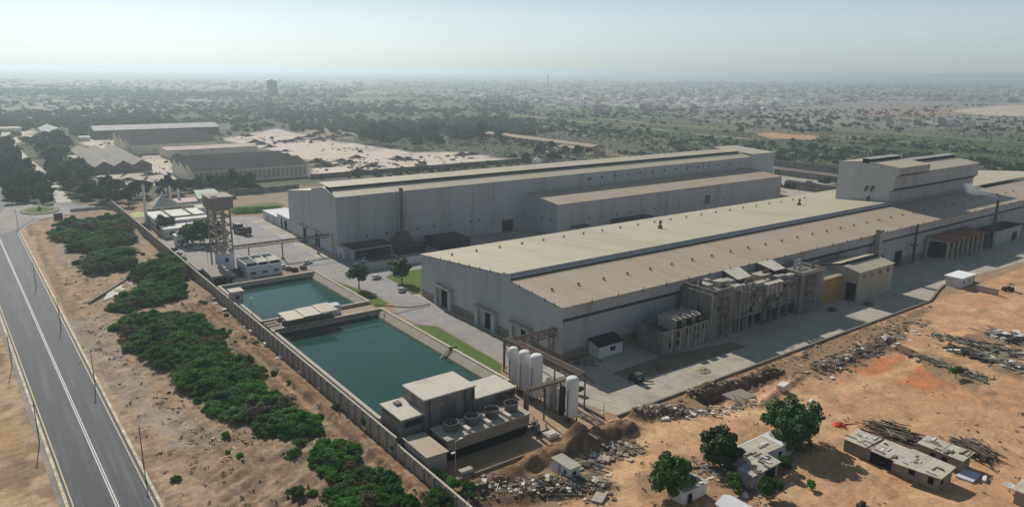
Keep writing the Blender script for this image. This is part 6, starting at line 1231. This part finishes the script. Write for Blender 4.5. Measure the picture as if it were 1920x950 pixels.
rubble('scrap', 'dark clutter beside the triple gabled shed', [(160, 320), (200, 345), (290, 338), (320, 318), (215, 272), (190, 262)], 150, .5, 1.8, [st_dark, st_brown, st_grey, st_white], spread=8, flat_=1.2)
# far landmarks
x, y = at(511, 180); t = thing('apartment_tower', 'lone grey apartment tower rising from the haze on the left', 'apartment tower', (x, y, 0))
far_c = mat('far_concrete', (.20, .19, .18), .1, .1); g = MB(); g.box(x-12, y-9, 0, x+12, y+9, 44); g.build('wall', far_c, t); g = MB(); g.box(x-4, y-4, 44, x+4, y+4, 47); g.build('roof_room', far_c, t)
for k in range(4): g = MB(); g.box(x-10.5+6*k, y-9.3, 2, x-7.5+6*k, y-8.9, 42); g.build('balcony_strip', dark, t)
for px, py, h, lab in ((1027, 166, 62, 'thin telecom mast rising above the hazy town'), (45, 128, 60, 'faint mast in the haze at the far left')):
    x, y = at(px, py); x, y = (x, y) if y < 9000 else (x*.35, y*.35); t = thing('telecom_mast', lab, 'mast', (x, y, 0)); g = MB(); g.tube((x, y, 0), (x, y, h), 3.0, .8, n=4); g.build('lattice', far_c, t); g = MB(); g.box(x-2.5, y-2.5, h*.84, x+2.5, y+2.5, h*.92); g.build('antenna', far_c, t)
for (pa, pb, d_, h, lab) in (((1262, 155), (1340, 155), 60, 14, 'very long white shed roof gleaming in the haze on the right'), ((0, 169), (55, 169), 40, 10, 'long pale shed in the haze at the left edge'), ((345, 195), (395, 196), 20, 8, 'pale shed in the haze left of the apartment tower')):
    A = at(*pa); B = at(*pb); g = MB(); g.prism([A, B, (B[0]+d_*.6, B[1]+d_), (A[0]+d_*.6, A[1]+d_)], 0, h); solo(g, 'distant_warehouse', mat('gleaming_roof', (.75, .75, .73), .05, .1), lab, 'warehouse', loc=(A[0], A[1], 0))
# ---------------------------------------------------------------- trees of the middle distance (single) and far woods (mass)
NOGO = [pp((410, 262), (520, 238), (560, 250), (650, 268), (780, 285), (870, 285), (975, 302), (600, 334), (582, 300), (480, 275)), rect(120, 535, 212, 612), rect(76, 636, 122, 790), rect(124, 705, 230, 870), rect(118, 930, 258, 995), rect(515, 540, 562, 765), rect(38, 505, 50, 1165), rect(66, 90, 470, 478), rect(-4, 40, 19, 1500), rect(465, 100, 580, 425), pp((150, 258), (330, 285), (330, 345), (170, 358)), rect(495, 545, 516, 600), pp((1412, 251), (1440, 247), (1545, 253), (1520, 264), (1440, 262)), pp((1770, 207), (1870, 196), (1990, 196), (1990, 219), (1850, 219))]
def free(x, y): return not any(inpoly(np.array([x]), np.array([y]), P)[0] for P in NOGO)
MT = [tree_proto('roadside_tree', 'green tree in the woods along the avenue', r, r, h*.5, h*.58, h*.3, 16, 420, .95, leafC, 40+k, .3, 'trees of the middle distance') for k, (r, h) in enumerate(((5, 8), (4, 7), (6, 9), (4.5, 9.5), (3.4, 5.5)))]
used = [False]*5; spots = []
def scatter(poly, n, dmin, smin, smax, lab):
    W_ = [at(*p) for p in poly]; xs = [p[0] for p in poly]; ys = [p[1] for p in poly]; c = 0; tr_ = 0
    while c < n and tr_ < n*60:
        tr_ += 1; px, py = rnd.uniform(min(xs), max(xs)), rnd.uniform(min(ys), max(ys))
        if not inpoly(np.array([px]), np.array([py]), poly)[0]: continue
        x, y = at(px, py)
        if not free(x, y) or any(abs(x-a) < dmin and abs(y-b_) < dmin*1.6 for a, b_ in spots): continue
        spots.append((x, y)); c += 1; k = rnd.randrange(5)
        o = MT[k] if not used[k] else dup(MT[k]); used[k] = True
        s = rnd.uniform(smin, smax); o.location = (x, y, 0); o.scale = (s, s, s*rnd.uniform(.85, 1.15)); o.rotation_euler = (0, 0, rnd.random()*6.28); o['label'] = lab
scatter([(-10, 270), (18, 300), (60, 340), (112, 372), (100, 384), (22, 384), (-10, 340)], 52, 4.6, .9, 1.4, 'green tree in the dense wood left of the avenue and roundabout')
scatter([(-10, 245), (10, 262), (50, 318), (20, 300), (-10, 275)], 10, 6, .9, 1.3, 'tree at the left edge above the dense wood')
scatter([(75, 312), (150, 318), (250, 375), (262, 398), (200, 388), (140, 372), (105, 340)], 46, 5.0, .8, 1.3, 'green tree in the belt right of the avenue')
scatter([(40, 262), (110, 262), (160, 300), (90, 310), (60, 290)], 26, 6, .9, 1.4, 'tree among small sheds left of the triple gabled shed')
scatter([(240, 372), (330, 352), (470, 345), (480, 362), (390, 358), (280, 372)], 30, 5, .7, 1.15, 'tree in the green belt behind the white offices')
scatter([(665, 250), (720, 240), (860, 240), (945, 250), (940, 262), (860, 272), (770, 282), (680, 272)], 64, 7.5, 1.0, 1.6, 'dark tree in the dense grove beyond the scrap yard')
scatter([(720, 285), (735, 282), (740, 292), (722, 292)], 3, 4, .8, 1.0, 'dark tree standing alone on the dusty yard')
scatter([(560, 282), (625, 272), (650, 284), (580, 292)], 12, 6, .7, 1.0, 'tree on the scrap yard behind the dark sawtooth shed')
scatter([(320, 310), (338, 300), (340, 330), (322, 332)], 3, 4, .9, 1.2, 'tree at the left end of the dark sawtooth shed')
scatter([(950, 300), (1060, 272), (1120, 290), (1030, 312)], 18, 8, .7, 1.2, 'tree beside the barracks behind the long hall')
scatter([(590, 335), (700, 330), (960, 308), (960, 313), (700, 340)], 22, 6, .35, .6, 'low shrub tree along the wall of the scrap yard')
for i in range(5):
    if not used[i]: MT[i].location = (150+10*i, 520, 0)
n_mid = len(spots)
tc = []; tn = []
def far_trees(n, y0, y1, dens, smin, smax, x0=-20, x1=1940):
    c = 0; tr_ = 0
    while c < n and tr_ < n*25:
        tr_ += 1; px, py = rnd.uniform(x0, x1), rnd.uniform(y0, y1); x, y = at(px, py)
        if x*x+y*y > 5000**2 or (x < 470 and y < 500) or y < 235: continue
        d = float(dens(np.array([x]), np.array([y]))[0])
        if rnd.random() > d or not free(x, y): continue
        r = rnd.uniform(smin, smax); m_ = (30 if r > 2.5 else 14) if math.hypot(x, y) < 1500 else 16
        d_ = RG.normal(size=(m_, 3)); d_ /= np.linalg.norm(d_, axis=1)[:, None]; d_[:, 2] = np.abs(d_[:, 2])*.8
        k = RG.random((m_, 1))**.4*np.array([r, r, r*.95]); tc.append(leaf_quads(np.array([x, y, r*.25])+d_*k, r*.42, d_, RG)); c += 1
dA = lambda x, y: .12+sstep(.40, .56, fbm(x*.006, y*.006, 61))
dB2 = lambda x, y: .25+dB(x, y)
dB = lambda x, y: sstep(.50, .60, fbm(x*.02+vnoise(x*.003, y*.003, 62)*2, y*.0022, 63))
far_trees(3000, 172, 256, dA, 3.5, 7.0, -20, 1000)
far_trees(1200, 150, 185, dA, 5, 10, -20, 680)
far_trees(250, 150, 185, dA, 4, 7, 680, 1940)
far_trees(800, 178, 250, dA, 3.0, 5.0, 950, 1940)
far_trees(5000, 205, 330, dB2, .7, 2.2, 700, 1940)
far_trees(500, 205, 330, dB, 2.4, 4.0, 900, 1940)
me_ = quads_mesh('distant_woodland', np.concatenate(tc), leafC); o = link(bpy.data.objects.new('distant_woodland', me_)); tag(o, 'hazy scattered woods and scrub reaching to the town', 'woodland', None, 'stuff')
# ---------------------------------------------------------------- the town
hm = [mat('house_'+n_, c, .12, .15, .9, rand=.25) for n_, c in (('cream', (.50, .45, .37)), ('white', (.75, .73, .69)), ('grey', (.33, .31, .29)), ('brick', (.36, .25, .20)))]
HS = []
for k in range(6):
    g = MB(); r = random.Random(k+70); w_, d_ = r.uniform(4, 7), r.uniform(4, 7); h = r.choice([3.5, 3.5, 6.6, 6.8, 9.5]); g.box(-w_, -d_, 0, w_, d_, h); g.box(-w_, -d_, h, -w_+.5, d_, h+.8); g.box(w_-.5, -d_, h, w_, d_, h+.8); g.box(-w_*.2, d_*.1, h, w_*.5, d_*.8, h+2.4)
    o = g.build('house', hm[k % 4]); KIDS[o.name] = []; o['category'] = 'house'; o['group'] = 'houses of the far town'; HS.append(o)
hs = []
dT = lambda x, y: sstep(.42, .56, fbm(x*.0022, y*.0022, 65))
def town_spots(n, poly, dens=True):
    xs = [p[0] for p in poly]; ys = [p[1] for p in poly]; c = 0; tr_ = 0
    while c < n and tr_ < n*40:
        tr_ += 1; px, py = rnd.uniform(min(xs), max(xs)), rnd.uniform(min(ys), max(ys))
        if not inpoly(np.array([px]), np.array([py]), poly)[0]: continue
        x, y = at(px, py)
        if not free(x, y) or (dens and rnd.random() > dT(np.array([x]), np.array([y]))[0]): continue
        hs.append((x, y)); c += 1
town_spots(3200, [(800, 175), (1000, 158), (1300, 156), (1700, 166), (1920, 172), (1920, 192), (1600, 188), (1500, 200), (1350, 212), (1180, 205), (1000, 196), (860, 190)], False)
town_spots(2200, [(700, 150), (1920, 158), (1920, 172), (1300, 160), (700, 165)], False)
town_spots(60, [(1260, 205), (1400, 205), (1440, 222), (1320, 232), (1260, 222)], False)
town_spots(46, [(1600, 222), (1780, 228), (1900, 240), (1890, 258), (1720, 250), (1590, 240)], False)
town_spots(70, [(1000, 196), (1250, 205), (1260, 220), (1040, 212)], False)
town_spots(46, [(400, 205), (640, 195), (700, 215), (620, 232), (420, 225)], False)
town_spots(60, [(0, 160), (420, 160), (420, 215), (0, 215)], False)
town_spots(30, [(860, 200), (1010, 205), (1020, 216), (880, 214)], False)
town_spots(14, [(1000, 290), (1130, 290), (1130, 305), (990, 312)], False)
hs.sort(key=lambda p: p[0]**2+p[1]**2)
uh = [False]*6
mass = MB()
for i, (x, y) in enumerate(hs):
    D = math.hypot(x, y); a = rnd.choice([0, 1.57])+.25*math.sin(x*.004+y*.003)
    if i < 290:
        k = rnd.randrange(6); o = HS[k] if not uh[k] else dup(HS[k]); uh[k] = True
        o.location = (x, y, 0); o.rotation_euler = (0, 0, a); s = rnd.uniform(.7, 1.15)*(.62 if x < 1200 else 1); o.scale = (s, s, s)
        px = float(project(np.array([x]), np.array([y]))[0][0])
        o['label'] = 'small flat roofed house scattered in the scrub at the right' if px > 1450 else 'small flat roofed house in the near edge of the hazy town' if px > 780 else 'small flat roofed house among the hazy trees at the left'
    else:
        w_, d_, h = rnd.uniform(3.5, 8), rnd.uniform(3.5, 8), rnd.choice([3.5, 4, 4, 6.5, 7, 9.5, 12]); c, s = math.cos(a), math.sin(a); mass.prism([(x-c*w_+s*d_, y-s*w_-c*d_), (x+c*w_+s*d_, y+s*w_-c*d_), (x+c*w_-s*d_, y+s*w_+c*d_), (x-c*w_-s*d_, y-s*w_+c*d_)], 0, h, rnd.choice([0, 1, 1, 1, 2, 0, 3]))
o = mass.build('distant_town', hm); tag(o, 'countless pale houses of the far town dissolving into haze', 'town', None, 'stuff')
# ---------------------------------------------------------------- smoke by the steel stack
def smoke():
    M = bpy.data.materials.new('white_smoke'); M.use_nodes = True; n_ = M.node_tree; n_.nodes.clear(); out = n_.nodes.new('ShaderNodeOutputMaterial'); v = n_.nodes.new('ShaderNodeVolumePrincipled'); v.inputs['Color'].default_value = (.98, .98, 1, 1); v.inputs['Density'].default_value = .07; v.inputs['Anisotropy'].default_value = .1; n_.links.new(v.outputs[0], out.inputs['Volume'])
    bm_pts = [(389.5, 138.8, 23.6, .8), (389.9, 140, 24.4, 1.1), (391, 142, 24.8, 1.5), (392.6, 145, 25.1, 2.0), (395, 149, 25.3, 2.6), (399, 153.5, 25.4, 3.0), (404, 158, 25.2, 2.8), (409, 161.5, 24.9, 2.2)]
    g = MB(); r = random.Random(3)
    sec = []; n = 10
    vs = []; 
    for (x, y, z, q) in bm_pts:
        for k in range(n): a = 2*math.pi*k/n; rr = q*r.uniform(.75, 1.25); vs.append((x+rr*math.cos(a)*.7, y-rr*math.cos(a)*.55, z+rr*math.sin(a)*.8))
    fs = [(i*n+k, i*n+(k+1) % n, (i+1)*n+(k+1) % n, (i+1)*n+k) for i in range(len(bm_pts)-1) for k in range(n)]+[tuple(range(n-1, -1, -1)), tuple(range((len(bm_pts)-1)*n, len(bm_pts)*n))]
    g.add(vs, [tuple(reversed(f)) for f in fs]); return solo(g, 'smoke_plume', M, 'thin white smoke drifting from the dark steel stack', 'smoke', None, 'stuff', loc=(389.5, 138.6, 23))
smoke()
# ---------------------------------------------------------------- air
HM = bpy.data.materials.new('haze'); HM.use_nodes = True; n_ = HM.node_tree; n_.nodes.clear(); out = n_.nodes.new('ShaderNodeOutputMaterial'); v = n_.nodes.new('ShaderNodeVolumePrincipled')
v.inputs['Color'].default_value = HAZE_COL; v.inputs['Density'].default_value = HAZE_DENS; v.inputs['Anisotropy'].default_value = HAZE_ANI
n_.links.new(v.outputs[0], out.inputs['Volume'])
g = MB(); g.box(-15500, -9500, -3.6, 16500, 16500, 86); hz = g.build('haze', HM); hz['kind'] = 'stuff'; hz['label'] = 'pale dusty haze hanging over the plain'
